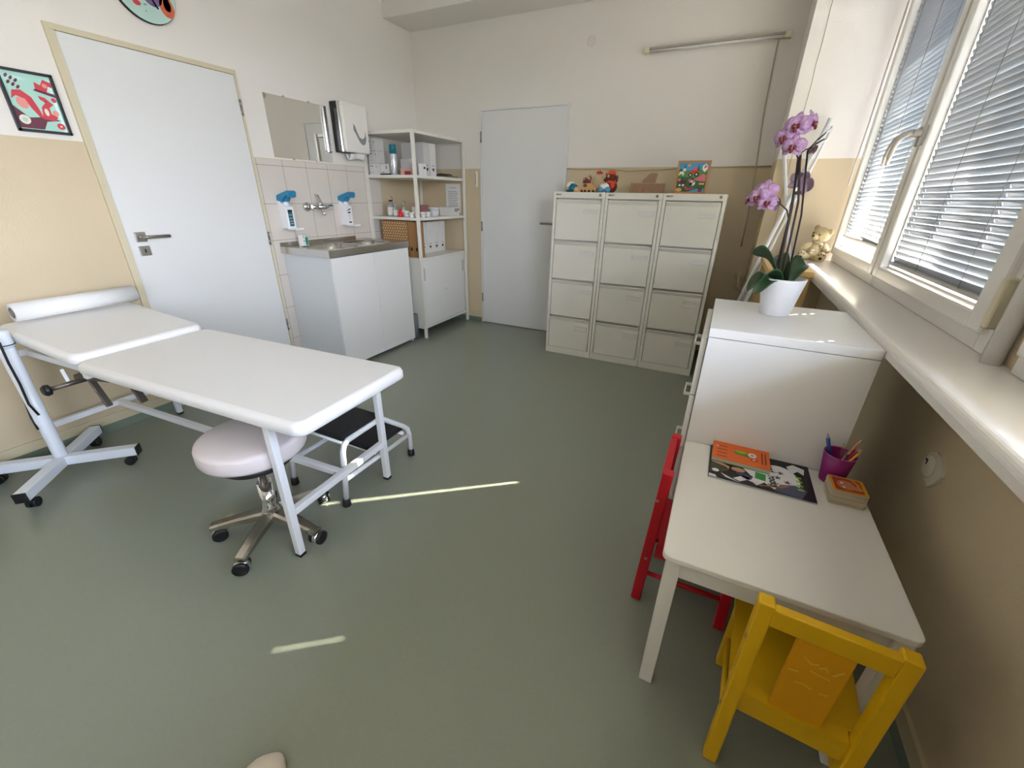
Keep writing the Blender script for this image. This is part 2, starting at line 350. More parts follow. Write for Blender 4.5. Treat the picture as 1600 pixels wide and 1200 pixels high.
# windows
def frame_rect(m, x0, x1, y0, y1, z0, z1, wl_, wr_, wb_, wt_, bev=0.004):
    m.box((x0, y0, z0), (x1, y0 + wl_, z1), bev); m.box((x0, y1 - wr_, z0), (x1, y1, z1), bev); m.box((x0, y0 + wl_, z0), (x1, y1 - wr_, z0 + wb_), bev); m.box((x0, y0 + wl_, z1 - wt_), (x1, y1 - wr_, z1), bev)
def casement(n, y0, y1, wl_, wr_, label):
    f = MB(); frame_rect(f, 3.640, 3.73, y0 - 0.02, y1 + 0.02, 0.937, 2.40, 0.05, 0.05, 0.055, 0.06)
    o = struct(f.build('window_%d' % n, PVC), label)
    s = MB(); frame_rect(s, 3.622, 3.70, y0, y1, 0.985, 2.37, wl_, wr_, 0.046, 0.066, 0.006)
    frame_rect(s, 3.655, 3.70, y0 + wl_ - 0.012, y1 - wr_ + 0.012, 1.018, 2.317, 0.02, 0.02, 0.02, 0.02, 0.002)
    s.build('sash', PVC, o)
    MB().box((3.683, y0 + wl_ - 0.003, 1.025), (3.689, y1 - wr_ + 0.003, 2.31)).build('pane', GLASS, o)
    return o
w1 = casement(1, -1.4425, -0.49, 0.055, 0.06, 'far window casement in the corner behind the teddy bear')
w2 = casement(2, -2.466, -1.4655, 0.075, 0.055, 'near window casement above the long sill')
w3 = casement(3, -4.6, -2.64, 0.07, 0.07, 'next window beyond the white pipe')
w4 = casement(4, -6.98, -4.92, 0.07, 0.07, 'unseen window added at the far end of the room for light')  # added out of view to brighten the cabinets and back wall
for o, y in ((w1, -1.425), (w2, -1.483)):
    h = MB(); h.box((3.612, y - 0.014, 1.50), (3.624, y + 0.014, 1.57), 0.003); h.cyl((3.624, y, 1.545), (3.585, y, 1.545), 0.011, n=14)
    h.tube([(3.588, y, 1.548), (3.572, y + 0.012, 1.546), (3.562, y + 0.05, 1.535), (3.560, y + 0.09, 1.512), (3.562, y + 0.125, 1.475), (3.566, y + 0.14, 1.44)], [0.011, 0.011, 0.0105, 0.01, 0.0095, 0.008], 12)
    h.build('window_handle', M('handle_grey', (196, 192, 186), 0.35), o)
hc = MB(); hc.box((3.615, -2.497, 1.005), (3.65, -2.470, 1.13), 0.006); hc.build('hinge_cover', M('hinge_cream', (214, 205, 178), 0.45), w2)
tp = MB(); tp.cyl((3.632, -2.556, 0.937), (3.632, -2.556, 2.643), 0.0195, n=28)
struct(tp.build('trim_5', PVC), 'white vertical pipe between the two windows')
# venetian blinds (things, one per casement)
SLAT = thin_mat('blind_slat', (166, 173, 181), 0.06, 0.3)
def strip(m, fn, holes):
    br = [0.0]
    for a, b in holes: br += [a, b]
    br.append(1.0)
    for i in range(len(br) - 1):
        for j in range(6):
            if i % 2 == 1 and j in (2, 3): continue   # punched cord hole
            f = m.bm.faces.new([m.bm.verts.new(fn(br[i + p], (j + q) / 6)) for p, q in ((0, 0), (1, 0), (1, 1), (0, 1))]); f.smooth = True; f.material_index = m.mi
def blind(y0, y1, zb, tilt, label, messy=0.0, gaprail=True, x=3.660, cords=(0.13, 0.47, 0.87)):
    t = thing('venetian_blind', label, 'blind', (x, (y0 + y1) / 2, 2.29)); off = t.location
    m = MB(off); pitch = 0.0222; n = int((2.27 - zb) / pitch); holes = [(c_ - 0.0028 / (y1 - y0), c_ + 0.0028 / (y1 - y0)) for c_ in cords] if y0 == -2.382 else []
    for i in range(n):
        z = zb + 0.012 + i * pitch; a = tilt + random.uniform(-0.05, 0.05); dz0 = random.uniform(-0.0012, 0.0012); sk = 0
        if messy and i < 3: sk = (3 - i) * messy
        def fn(u, v):
            s_ = (v - 0.5) * 0.025; c_ = 0.0022 * (1 - (2 * v - 1) ** 2)
            # outer edge low, inner edge high
            return Vector((x - s_ * math.cos(a) - c_ * math.sin(a) * 0.4, y0 + (y1 - y0) * u, z + s_ * math.sin(a) + c_ * math.cos(a) + dz0 + sk * (u - 0.5) * 0.4))
        strip(m, fn, holes if 5 <= i <= 12 else [])
    bmesh.ops.remove_doubles(m.bm, verts=m.bm.verts[:], dist=0.00005); solid(m.build('slats', SLAT, t), 0.0006)
    MB(off).box((x - 0.013, y0, 2.275), (x + 0.013, y1, 2.300), 0.002).build('head_rail', PVC, t)
    b = MB(off); b.box((x - 0.012, y0, zb - 0.012), (x + 0.012, y1, zb + 0.002), 0.003); b.build('bottom_rail', M('rail_grey', (178, 176, 172), 0.35) if not gaprail else PVC, t)
    L = y1 - y0
    for fr in cords:
        for dx in (-0.0125, 0.0125): c = MB(off); c.tube([(x + dx, y0 + L * fr, zb), (x + dx, y0 + L * fr, 2.28)], 0.0009, 5); c.build('ladder_cord', M('cord_grey', (120, 122, 124), 0.7), t)
    return t
tb = blind(-1.352, -0.552, 1.100, math.radians(52), 'white venetian blind on the far casement behind the teddy bear', messy=0.02)
bd = MB(tb.location); bd.tube([(3.607, -0.50, 2.25), (3.605, -0.497, 1.7), (3.600, -0.50, 1.46), (3.596, -0.52, 1.37), (3.598, -0.535, 1.40), (3.606, -0.515, 1.7), (3.609, -0.512, 2.25)], 0.0028, 8); bd.build('bead_chain', PVC, tb)
blind(-2.382, -1.538, 1.058, math.radians(70), 'white venetian blind on the near casement showing bluish daylight', gaprail=False, cords=(0.21, 0.63, 0.93))

# ================================================================ filing cabinets
CW = 0.413
def cabinet():
    t = thing('filing_cabinet', '', 'filing cabinet', (1.714, -0.564, 0), group='white four-drawer filing cabinets')
    m = MB(); W = CW - 0.003
    m.box((0, 0.050, 0), (W, 0.55, 1.321), 0.002); m.box((0, 0.004, 1.277), (W, 0.050, 1.321), 0.002); m.box((0, 0.004, 0), (W, 0.050, 0.058), 0.002)
    m.box((0, 0.004, 0.058), (0.022, 0.050, 1.277), 0.002); m.box((W - 0.022, 0.004, 0.058), (W, 0.050, 1.277), 0.002)
    m.build('body', CABW, t)
    DG = M('cabinet_gap', (150, 146, 136), 0.5)
    for i, (z0, z1) in enumerate(((0.971, 1.270), (0.661, 0.961), (0.347, 0.650), (0.060, 0.336))):
        d = MB(); d.box((0.026, 0.002, z0), (W - 0.026, 0.022, z1 - 0.026), 0.003)
        # flared grip lip along the top of the front
        d.prism([(0.016, z1 - 0.026), (0.002, z1 - 0.030), (-0.010, z1 - 0.006), (-0.007, z1 - 0.002), (0.016, z1 - 0.008)], W - 0.056, Matrix(((0, 0, 1, 0.028), (1, 0, 0, 0), (0, 1, 0, 0), (0, 0, 0, 1))))
        o = d.build('drawer', CABW, t)
        l = MB(); x0, x1, y = 0.252, 0.367, 0.0; a, b = z1 - 0.104, z1 - 0.066
        l.box((x0, y - 0.004, a), (x1, y + 0.003, a + 0.006), 0.001); l.box((x0, y - 0.004, b - 0.006), (x1, y + 0.003, b), 0.001); l.box((x0, y - 0.004, a), (x0 + 0.005, y + 0.003, b), 0.001); l.box((x1 - 0.005, y - 0.004, a), (x1, y + 0.003, b), 0.001)
        l.build('label_holder', CABW, o)
        MB().box((x0 + 0.004, y - 0.0005, a + 0.005), (x1 - 0.004, y + 0.0025, b - 0.005)).build('label_card', M('card_grey', (222, 219, 218), 0.6), o)
    lk = MB(); lk.cyl((0.372, 0.006, 1.302), (0.372, -0.003, 1.302), 0.010, n=20); lo = lk.build('lock', SATIN, t)
    MB().box((0.3705, -0.0036, 1.296), (0.3735, -0.002, 1.308)).build('keyhole', BLACK, lo)
    MB().box((0.020, 0.0025, 1.296), (0.078, 0.0045, 1.311), 0.0008).build('name_plate', CABW, t)
    text('brand_lettering', 'BISLEY', 0.0145, plane_m((0.022, 0.0022, 1.2985), (1, 0, 0), (0, 0, 1)), INK, t, bold=0.0004, sx=1.05)
    return t
c0 = cabinet(); c0['label'] = 'white four-drawer filing cabinet beside the grey door, under the soft toys'
dup(c0, (1.714 + CW, -0.564, 0), None, 'middle white four-drawer filing cabinet, under the brown tissue box')
dup(c0, (1.714 + 2 * CW, -0.564, 0), None, 'white four-drawer filing cabinet nearest the window, under the farm puzzle')

# ================================================================ sink unit
KY0, KY1, KX = -1.745, -0.900, 0.509
t = thing('sink_cabinet', 'white two-door sink base cabinet under the steel sink', 'cabinet', (0.25, -1.32, 0)); off = t.location
GREYSIDE = M('cabinet_side', (214, 217, 218), 0.45)
m = MB(off); m.box((0.012, KY0, 0.0), (0.488, KY0 + 0.018, 0.861), 0.001); m.box((0.012, KY1 - 0.018, 0.0), (0.488, KY1, 0.861), 0.001); m.box((0.012, KY0 + 0.018, 0.09), (0.02, KY1 - 0.018, 0.861)); m.box((0.02, KY0 + 0.018, 0.09), (0.485, KY1 - 0.018, 0.106)); m.box((0.40, KY0 + 0.018, 0), (0.415, KY1 - 0.018, 0.09))
m.build('body', GREYSIDE, t)
MB(off).box((0.489, KY0 + 0.002, 0.028), (0.507, -1.3225, 0.858), 0.0015).build('door', WHITE, t)
MB(off).box((0.489, -1.3195, 0.028), (0.507, KY1 - 0.002, 0.858), 0.0015).build('door', WHITE, t)
gb = MB((0.455, -0.845, 0)); gb.cyl((0.455, -0.845, 0), (0.455, -0.845, 0.24), 0.040, 0.045); tag(gb.build('waste_bin', M('bin_grey', (120, 124, 124), 0.5)), 'small grey waste bin wedged between sink cabinet and shelf', 'bin')
t = thing('sink', 'stainless steel double-bowl sink top on the white cabinet', 'sink', (0.25, -1.32, 0.861)); off = t.location
m = MB(off); SY0, SY1, SX1 = KY0 - 0.02, KY1 + 0.004, 0.515
def sf(u, v):
    x = 0.012 + (SX1 - 0.012) * u; y = SY0 + (SY1 - SY0) * v; z = 0.909
    for cy, a, b in ((-1.53, 0.165, 0.165), (-1.13, 0.165, 0.165)):
        q = (abs((x - 0.275) / a) ** 4 + abs((y - cy) / b) ** 4) ** 0.25
        if q < 1: z -= 0.15 * min(1, (1 - q) / 0.28) ** 0.6 if q < 1 else 0
    if max(abs(u - 0.5), abs(v - 0.5)) > 0.485: z += 0.004
    return Vector((x, y, z))
m.grid(sf, 60, 96); top = m.build('basin_top', STEEL, t)
m = MB(off); m.box((SX1 - 0.004, SY0, 0.862), (SX1 + 0.001, SY1, 0.9125), 0.002); m.box((0.012, SY0, 0.862), (SX1, SY0 + 0.004, 0.9125), 0.002); m.box((0.012, SY1 - 0.004, 0.862), (SX1, SY1, 0.9125), 0.002); m.build('apron', STEEL, t)
MB(off).box((0.008, SY0 + 0.005, 0.905), (0.014, -1.005, 0.938), 0.002).build('upstand', STEEL, t)
for cy in (-1.53, -1.13):
    d = MB(off); d.cyl((0.275, cy, 0.7595), (0.275, cy, 0.763), 0.035, n=24); d.build('drain', CHROME, t)
t = thing('wall_tap', 'chrome lever mixer tap on the beige tiles above the sink', 'tap', (0.008, -1.37, 1.18)); off = t.location
m = MB(off); m.lathe([(0.034, 0), (0.034, 0.012), (0.026, 0.02), (0.019, 0.022), (0.019, 0.05)], (0.008, -1.467, 1.18), 24, ax=(1, 0, 0)); m.build('flange', CHROME, t)
m = MB(off); m.cyl((0.058, -1.455, 1.18), (0.058, -1.405, 1.18), 0.014, 0.019, n=24); m.cyl((0.058, -1.405, 1.18), (0.058, -1.265, 1.18), 0.021, n=24); m.cyl((0.058, -1.265, 1.18), (0.058, -1.258, 1.18), 0.0195, 0.014, n=24); m.build('mixer_body', CHROME, t)
m = MB(off); m.cyl((0.058, -1.375, 1.19), (0.058, -1.375, 1.212), 0.023, n=20); m.bar((0.036, -1.375, 1.268), (0.076, -1.375, 1.196), 0.026, 0.010, 0.004); m.bar((0.032, -1.392, 1.270), (0.042, -1.366, 1.264), 0.014, 0.008, 0.003); m.build('lever', CHROME, t)
m = MB(off); m.tube([(0.060, -1.375, 1.172), (0.075, -1.375, 1.152), (0.085, -1.375, 1.135), (0.09, -1.375, 1.118)], 0.0115, 14); m.build('spout', CHROME, t)
BLUE = M('dispenser_blue', (36, 130, 172), 0.3)
def dispenser(y, label, green):
    t = thing('soap_dispenser', label, 'soap dispenser', (0.009, y, 1.03), group='wall dispensers with blue levers'); off = t.location
    m = MB(off); pr = [(0.009, 1.035), (0.085, 1.035), (0.085, 1.186), (0.075, 1.19), (0.009, 1.238)]
    m.prism(pr, 0.062, plane_m((0, y + 0.031, 0), (1, 0, 0), (0, 0, 1))); m.build('housing', M('dispenser_white', (238, 238, 240), 0.3), t)
    b = MB(off); b.lathe([(0.019, 0), (0.019, 0.02), (0.009, 0.034), (0.009, 0.05)], (0.058, y, 1.19), 18); b.build('bottle_neck', M('bottle_white', (236, 238, 240), 0.35), t)
    l = MB(off); l.prism([(0.006, 1.226), (0.012, 1.258), (0.13, 1.293), (0.146, 1.285), (0.142, 1.255), (0.122, 1.246), (0.128, 1.268), (0.08, 1.244), (0.06, 1.217)], 0.064, plane_m((0, y + 0.032, 0), (1, 0, 0), (0, 0, 1)))
    l.box((0.055, y - 0.016, 1.218), (0.085, y + 0.016, 1.25), 0.004); l.build('lever', BLUE, t)
    m = MB(off); m.box((0.07, y - 0.034, 1.028), (0.165, y + 0.034, 1.038), 0.004); m.box((0.155, y - 0.03, 1.036), (0.167, y + 0.03, 1.044), 0.003); m.build('drip_tray', MATS['dispenser_white'], t)
    g = MB(off); TE = M('label_teal', (24, 100, 108), 0.4); LG = M('label_grey', (196, 200, 204), 0.5)
    if green:
        g.use(TE); g.box((0.0845, y - 0.018, 1.052), (0.0862, y + 0.018, 1.165)); g.use(INK); g.box((0.0858, y - 0.018, 1.150), (0.0866, y + 0.018, 1.165)); g.use(LG)
        for z in (1.128, 1.105, 1.085, 1.068): g.box((0.0858, y - 0.014, z), (0.0866, y + 0.012, z + 0.004))
    else:
        g.use(INK); g.prism([(-0.017, 1.152), (0.016, 1.166), (0.016, 1.156), (-0.005, 1.150), (-0.017, 1.146)], 0.001, plane_m((0.0852, y, 0), (0, 1, 0), (0, 0, 1))); g.box((0.0852, y - 0.014, 1.128), (0.0862, y + 0.014, 1.139)); g.box((0.0852, y - 0.016, 1.052), (0.0862, y + 0.016, 1.062)); g.use(LG)
        for z in (1.11, 1.095, 1.08): g.box((0.0852, y - 0.010, z), (0.0862, y + 0.010, z + 0.006))
    g.build('label', None, t)
dispenser(-1.680, 'wall soap dispenser with blue lever and teal label, nearer the door', True)
dispenser(-1.112, 'wall soap dispenser with blue lever and pale label, nearer the shelf', False)
t = thing('medicine_box', 'small white and green carton standing on the back of the sink', 'box', (0.075, -1.60, 0.910), 0.2)
m = MB(); m.use(PAPER); m.box((-0.02, -0.030, 0), (0.02, 0.030, 0.078)); m.use(M('leaf_green', (30, 138, 110), 0.5)); m.box((0.0195, -0.004, 0.003), (0.0208, 0.026, 0.058)); m.box((0.0195, -0.02, 0.06), (0.0208, -0.012, 0.07)); m.box((0.0195, 0.008, 0.06), (0.0208, 0.017, 0.072)); m.use(M('label_blue', (60, 90, 140), 0.5)); m.box((0.0195, -0.026, 0.03), (0.0208, -0.008, 0.036)); m.build('carton', None, t)
# mirror, towel dispenser
t = thing('wall_mirror', 'frameless rectangular mirror above the beige tiles', 'mirror', (0.0, -1.395, 1.70)); off = t.location
MB(off).box((0.0015, -1.658, 1.508), (0.007, -1.131, 1.893), 0.001).build('glass', M('mirror_silver', (235, 235, 232), 0.015, 1.0), t)
m = MB(off)
for y in (-1.5, -1.29):
    for z in (1.506, 1.895): m.box((0.0, y - 0.009, z - 0.006), (0.009, y + 0.009, z + 0.006), 0.002)
m.build('mirror_clips', CHROME, t)
t = thing('towel_dispenser', 'white paper towel dispenser with black back on wall beside mirror', 'dispenser', (0, -0.955, 1.58)); off = t.location
MB(off).box((0.075, -1.0915, 1.5855), (0.100, -0.8285, 1.9325), 0.004).build('chrome_band', M('chrome_soft', (214, 212, 206), 0.16, 1.0), t)
MB(off).box((0.001, -1.092, 1.583), (0.075, -0.828, 1.935), 0.008, 3).build('back_housing', M('gloss_black', (20, 20, 21), 0.25), t)
cv = MB(off); cv.prism(rrect(-1.092, 1.585, -0.828, 1.933, 0.02), 0.034, plane_m((0.098, 0, 0), (0, 1, 0), (0, 0, 1))); cvo = cv.build('front_cover', M('cover_white', (236, 232, 224), 0.14), t)
bvm = cvo.modifiers.new('b', 'BEVEL'); bvm.width = 0.012; bvm.segments = 3; bvm.limit_method = 'ANGLE'; bvm.angle_limit = 1.0
s = MB(off); wv = []
P_ = [(-0.992, 1.79), (-0.975, 1.775), (-0.958, 1.735), (-0.938, 1.70), (-0.905, 1.69), (-0.878, 1.71), (-0.868, 1.752)]
lo = [(-0.995, 1.745), (-0.975, 1.722), (-0.962, 1.70), (-0.94, 1.665), (-0.91, 1.645), (-0.88, 1.655), (-0.864, 1.69)]
s.prism(P_ + lo[::-1], 0.0012, plane_m((0.1318, 0, 0), (0, 1, 0), (0, 0, 1))); s.build('level_window', M('smoke_grey', (140, 142, 142), 0.15), t)
pt_ = MB(off); pt_.grid(lambda u, v: Vector((0.045 + 0.06 * u + 0.01 * math.sin(v * 9), -1.03 + 0.165 * v, 1.584 - 0.045 * math.sin(PI * min(1, u)) - 0.006 * math.sin(v * 6 + 1))), 12, 10); solid(pt_.build('paper_towel', PAPER, t), 0.002)

# ================================================================ shelf unit
SX, SA, SB = 0.55, -0.785, -0.02
t = thing('shelf_unit', 'tall white metal shelf with sliding-door cupboard in the corner', 'shelf', (0.28, -0.40, 0)); off = t.location
for x, y in ((0.018, SA), (0.018, SB), (SX, SA), (SX, SB)):
    MB(off).box((x - 0.0125, y - 0.0125, 0), (x + 0.0125, y + 0.0125, 1.765), 0.002).build('post', CABW, t)
for z in (1.752, 1.421, 1.083, 0.74):
    m = MB(off); m.box((0.0185, SA, z - 0.012), (SX - 0.0005, SB, z + 0.012), 0.002); m.build('shelf_board', CABW, t)
m = MB(off); m.box((0.02, SA, 0.10), (0.53, SA + 0.015, 0.728), 0.001); m.box((0.02, SB - 0.015, 0.10), (0.53, SB, 0.728), 0.001); m.box((0.02, SA + 0.016, 0.10), (0.03, SB - 0.016, 0.728)); m.box((0.02, SA, 0.088), (0.545, SB, 0.112), 0.002); m.build('cupboard', CABW, t)
for y0, y1, x, sy in ((SA + 0.014, -0.385, 0.545, -0.745), (-0.41, SB - 0.014, 0.530, -0.06)):
    d = MB(off).box((x - 0.012, y0, 0.113), (x, y1, 0.727), 0.001).build('sliding_door', WHITE, t)
    MB(off).box((x - 0.001, sy - 0.011, 0.545), (x + 0.001, sy + 0.011, 0.66), 0.0006).build('handle_recess', M('recess_grey', (186, 182, 174), 0.4), d)
    if x > 0.54:
        MB(off).cyl((x, -0.405, 0.42), (x + 0.006, -0.405, 0.42), 0.009, n=16).build('lock', CHROME, d)
# --- shelf contents
def carton(name, label, cat, a, b, mat, stripes=(), face='x', group=None, bev=0.001):
    a, b = Vector(a), Vector(b); base = Vector(((a.x + b.x) / 2, (a.y + b.y) / 2, a.z)); m = MB(base); m.use(mat); m.box(a, b, bev)
    for y0, y1, z0, z1, mt in stripes:
        m.use(mt)
        if face == 'x': m.box((b.x - 0.0005, a.y + (b.y - a.y) * y0, a.z + (b.z - a.z) * z0), (b.x + 0.0008, a.y + (b.y - a.y) * y1, a.z + (b.z - a.z) * z1))
        else: m.box((a.x + (b.x - a.x) * y0, a.y - 0.0008, a.z + (b.z - a.z) * z0), (a.x + (b.x - a.x) * y1, a.y + 0.0005, a.z + (b.z - a.z) * z1))
    return tag(m.build(name), label, cat, group)
SOFTW = M('box_white', (216, 214, 210), 0.6); PALE = M('box_pale', (198, 196, 194), 0.6); GREYP = M('print_grey', (150, 150, 150), 0.6); PINKM = M('box_pink', (206, 160, 150), 0.6); DRED = M('box_red', (140, 30, 36), 0.5)
Z1_, Z2_, Z3_ = 1.4336, 1.0956, 0.7526
for i, (dy, w_) in enumerate(((0, 0.105), (0.004, 0.10), (-0.003, 0.105))):
    z = Z1_ + i * 0.094
    carton('supply_box', ('pale supply box at the bottom of the stack on the top shelf', 'pale supply box in the middle of the stack on the top shelf', 'pale supply box at the top of the stack on the top shelf')[i], 'box', (0.036 + dy, -0.762, z), (0.130 + dy, -0.762 + w_, z + 0.092), SOFTW, ((0.05, 0.55, 0.15, 0.3, PALE), (0.05, 0.55, 0.45, 0.52, PALE), (0.1, 0.5, 0.7, 0.8, GREYP), (0.83, 0.87, 0.62, 0.80, INK)), 'y', 'stacked supply boxes')
if True:
    z = Z1_
    carton('supply_box', 'short pale box beside the stacked boxes, behind the spray can', 'box', (0.138, -0.73, z), (0.232, -0.64, z + 0.088), SOFTW, ((0.62, 0.7, 0.55, 0.85, INK), (0.1, 0.4, 0.2, 0.3, GREYP)), 'y')
t = thing('spray_can', 'slim silver spray can with teal cap on the top shelf', 'spray can', (0.295, -0.738, Z1_))
m = MB(); m.lathe([(0.027, 0), (0.029, 0.004), (0.029, 0.158), (0.024, 0.17)], (0, 0, 0), 28); bo = m.build('can', M('can_silver', (206, 212, 218), 0.25, 0.6), t)
m = MB(); m.lathe([(0.0295, 0.163), (0.0295, 0.226), (0.027, 0.231), (0.012, 0.232)], (0, 0, 0), 28); m.build('cap', M('cap_teal', (0, 112, 128), 0.35), t)
m = MB()
for i, z in enumerate((0.016, 0.043, 0.07, 0.097)): m.use(PAPER); m.box((0.006, -0.0302, z), (0.02, -0.0245, z + 0.02), 0.003)
m.build('can_lettering', None, t)
g_ = MB((0.215, -0.76, Z1_)); g_.box((0.172, -0.782, Z1_), (0.262, -0.74, Z1_ + 0.010), 0.003); tag(g_.build('pouch', M('black_leather', (18, 17, 17), 0.5)), 'thin flat black case lying at the edge of the top shelf', 'case')
carton('medicine_box', 'pink and dark red box on the top shelf behind the corner post', 'box', (0.366, -0.745, Z1_), (0.476, -0.665, Z1_ + 0.05), PINKM, ((0.4, 1.0, 0.0, 0.6, DRED),), 'y')
carton('supply_box', 'plain grey-white box at the back of the top shelf, behind the pink box', 'box', (0.30, -0.655, Z1_), (0.395, -0.565, Z1_ + 0.13), PALE)
HEART = M('heart_black', (24, 22, 22), 0.6)
def heart_face(m, x, yc, z, s):
    m.use(HEART)
    pts = [(0, -1), (0.9, 0.05), (0.95, 0.5), (0.5, 0.75), (0.0, 0.35), (-0.5, 0.75), (-0.95, 0.5), (-0.9, 0.05)]
    m.prism([(yc + px * s, z + py * s) for px, py in pts], 0.0012, plane_m((x - 0.0002, 0, 0), (0, 1, 0), (0, 0, 1)))
    for d in (-1.1, 1.1): m.prism(circ(yc + d * s * 0.7, z + 1.9 * s, s * 0.28, n=10), 0.0012, plane_m((x - 0.0002, 0, 0), (0, 1, 0), (0, 0, 1)))
def binder(y, z, mat, label, group, h=0.30, x=0.515, hz=0.055, top_cut=False, d=0.25, wd=0.076):
    b = Vector((x - d / 2, y, z)); m = MB(b); m.use(mat)
    m.prism([(x - d, z), (x, z), (x, z + h), (x - d, z + h)] if not top_cut else [(x - d, z), (x, z), (x, z + h * 0.55), (x - d * 0.75, z + h), (x - d, z + h)], wd, plane_m((0, y + wd / 2, 0), (1, 0, 0), (0, 0, 1)))
    heart_face(m, x, y, z + hz, 0.0165)
    return tag(m.build('magazine_file'), label, 'file', group)
for i, (y, l) in enumerate(((-0.470, 'white magazine file with a heart cutout, nearest the shelf corner post'), (-0.370, 'second white magazine file with heart from the corner post'), (-0.270, 'third white magazine file with heart from the corner post'), (-0.170, 'white magazine file with heart beside the empty shelf space'))):
    binder(y, Z3_, WHITE, l, 'white magazine files above the cupboard', x=0.352 + 0.004 * i, wd=0.098, h=0.288)
BROWN = M('kraft_brown', (160, 118, 72), 0.7, noise=0.1)
for y, l in ((-0.507, 'tall white magazine file with heart on top shelf, nearer the corner post'), (-0.417, 'tall white magazine file on the top shelf, nearer the back wall')):
    binder(y, Z1_, PALE if y < -0.5 else SOFTW, l, 'white files on the top shelf', x=0.475, h=0.262, wd=0.087, d=0.24)
# brown files stand with their fronts towards the room's left end
if True:
    t = MB((0.22, -0.74, Z3_)); t.use(BROWN); t.box((0.09, -0.742, Z3_), (0.388, -0.66, Z3_ + 0.308), 0.002); t.use(M('dot_cream', (222, 200, 160), 0.6))
    for r in range(13):
        for c in range(10):
            t.prism(circ(0.106 + c * 0.028 + (r % 2) * 0.0135, Z3_ + 0.018 + r * 0.0225, 0.0062, n=10), 0.0008, plane_m((0, -0.742, 0), (1, 0, 0), (0, 0, 1)))
    tag(t.build('dotted_file'), 'brown kraft file with cream dotted side above the cupboard', 'file')
for x, l in ((0.422, 'narrow brown file with a black label hole beside the dotted file'), (0.478, 'narrow brown file beside the shelf corner post')):
    m = MB((x, -0.735, Z3_)); m.use(BROWN); m.box((x - 0.027, -0.742, Z3_), (x + 0.027, -0.66, Z3_ + 0.305), 0.002); m.use(HEART); m.prism(circ(x, Z3_ + 0.07, 0.010, 0.016), 0.001, plane_m((0, -0.7425, 0), (1, 0, 0), (0, 0, 1))); tag(m.build('magazine_file'), l, 'file', 'brown files')
# middle shelf
CLG = clear_mat('clear_bottle', (206, 206, 200), 0.45)
def med_bottle(x, y, r, h, label, hook, capm):
    t = thing('infusion_bottle', label, 'bottle', (x, y, Z2_)); m = MB()
    m.lathe([(r * 0.9, 0), (r, 0.004), (r, h * 0.72), (r * 0.42, h * 0.86), (r * 0.42, h)], (0, 0, 0), 24); m.build('bottle', CLG, t)
    MB().lathe([(r + 0.0006, h * 0.12), (r + 0.0006, h * 0.62)], (0, 0, 0), 24, cap=False).build('label', M('label_pale', (210, 208, 202), 0.6), t)
    MB().cyl((0, 0, h), (0, 0, h + 0.012), r * 0.48, n=18).build('cap', capm, t)
    if hook:
        c = MB(); c.torus((0, 0, h + 0.018), 0.022, 0.0022, (0, 1, 0), 22, 6, PI); c.build('hanger', BLACK, t)
    return t
med_bottle(0.200, -0.715, 0.036, 0.125, 'largest clear bottle with wire hanger on the middle shelf', True, BLACK)
med_bottle(0.268, -0.742, 0.021, 0.090, 'small clear bottle with metal cap in front of the large bottle', False, CHROME)
med_bottle(0.318, -0.685, 0.021, 0.092, 'small clear bottle with silver cap behind the red flask', True, CHROME)
t = thing('red_flask', 'small bright red flask at the front of the middle shelf', 'flask', (0.330, -0.748, Z2_)); MB().lathe([(0.021, 0), (0.023, 0.004), (0.020, 0.034), (0.008, 0.045), (0.008, 0.058)], (0, 0, 0), 22).build('body', M('bright_red', (222, 30, 34), 0.35), t); MB().cyl((0, 0, 0.056), (0, 0, 0.066), 0.011).build('cap', M('bright_red', (222, 30, 34), 0.35), t)
for x, y, h, l in ((0.385, -0.715, 0.05, 'low white jar beside the red flask on the middle shelf'), (0.468, -0.748, 0.042, 'low white jar left of the foot of the corner post'), (0.535, -0.675, 0.045, 'low white jar right of the corner post, front row'), (0.535, -0.60, 0.045, 'low white jar before the big white tub')):
    t = thing('jar', l, 'jar', (x - 0.012, y, Z2_), group='small white jars'); MB().lathe([(0.021, 0), (0.022, 0.003), (0.022, h * 0.7)], (0, 0, 0), 20).build('body', SOFTW, t); MB().cyl((0, 0, h * 0.7), (0, 0, h), 0.0235, n=20).build('lid', WHITE, t)
carton('medicine_box', 'upright brown and white carton behind the jars on the middle shelf', 'box', (0.375, -0.64, Z2_), (0.425, -0.59, Z2_ + 0.11), SOFTW, ((0, 1, 0.75, 1, M('box_tan', (170, 140, 110), 0.6)),), 'y')
carton('medicine_box', 'dark reddish carton at the back of the middle shelf, beside the tub', 'box', (0.42, -0.585, Z2_), (0.48, -0.535, Z2_ + 0.10), M('box_rose', (150, 100, 96), 0.6))
t = thing('tub', 'large white plastic tub with lid on the middle shelf', 'tub', (0.455, -0.415, Z2_)); MB().lathe([(0.040, 0), (0.043, 0.003), (0.047, 0.062)], (0, 0, 0), 28).build('body', M('tub_white', (206, 206, 208), 0.4), t); MB().lathe([(0.051, 0.062), (0.051, 0.074), (0.048, 0.077)], (0, 0, 0), 28).build('lid', M('tub_lid', (220, 220, 218), 0.35), t)
carton('medicine_box', 'squat white box with dark print lines at the end of the middle shelf', 'box', (0.40, -0.247, Z2_), (0.52, -0.075, Z2_ + 0.078), SOFTW, ((0.5, 0.85, 0.7, 0.8, INK), (0.5, 0.85, 0.5, 0.6, INK), (0.88, 0.97, 0.6, 0.8, INK)), 'x')
carton('medicine_box', 'small white box standing before the tall files on the top shelf', 'box', (0.495, -0.662, Z1_), (0.532, -0.598, Z1_ + 0.09), WHITE, ((0.4, 0.75, 0.55, 0.75, INK),), 'x')
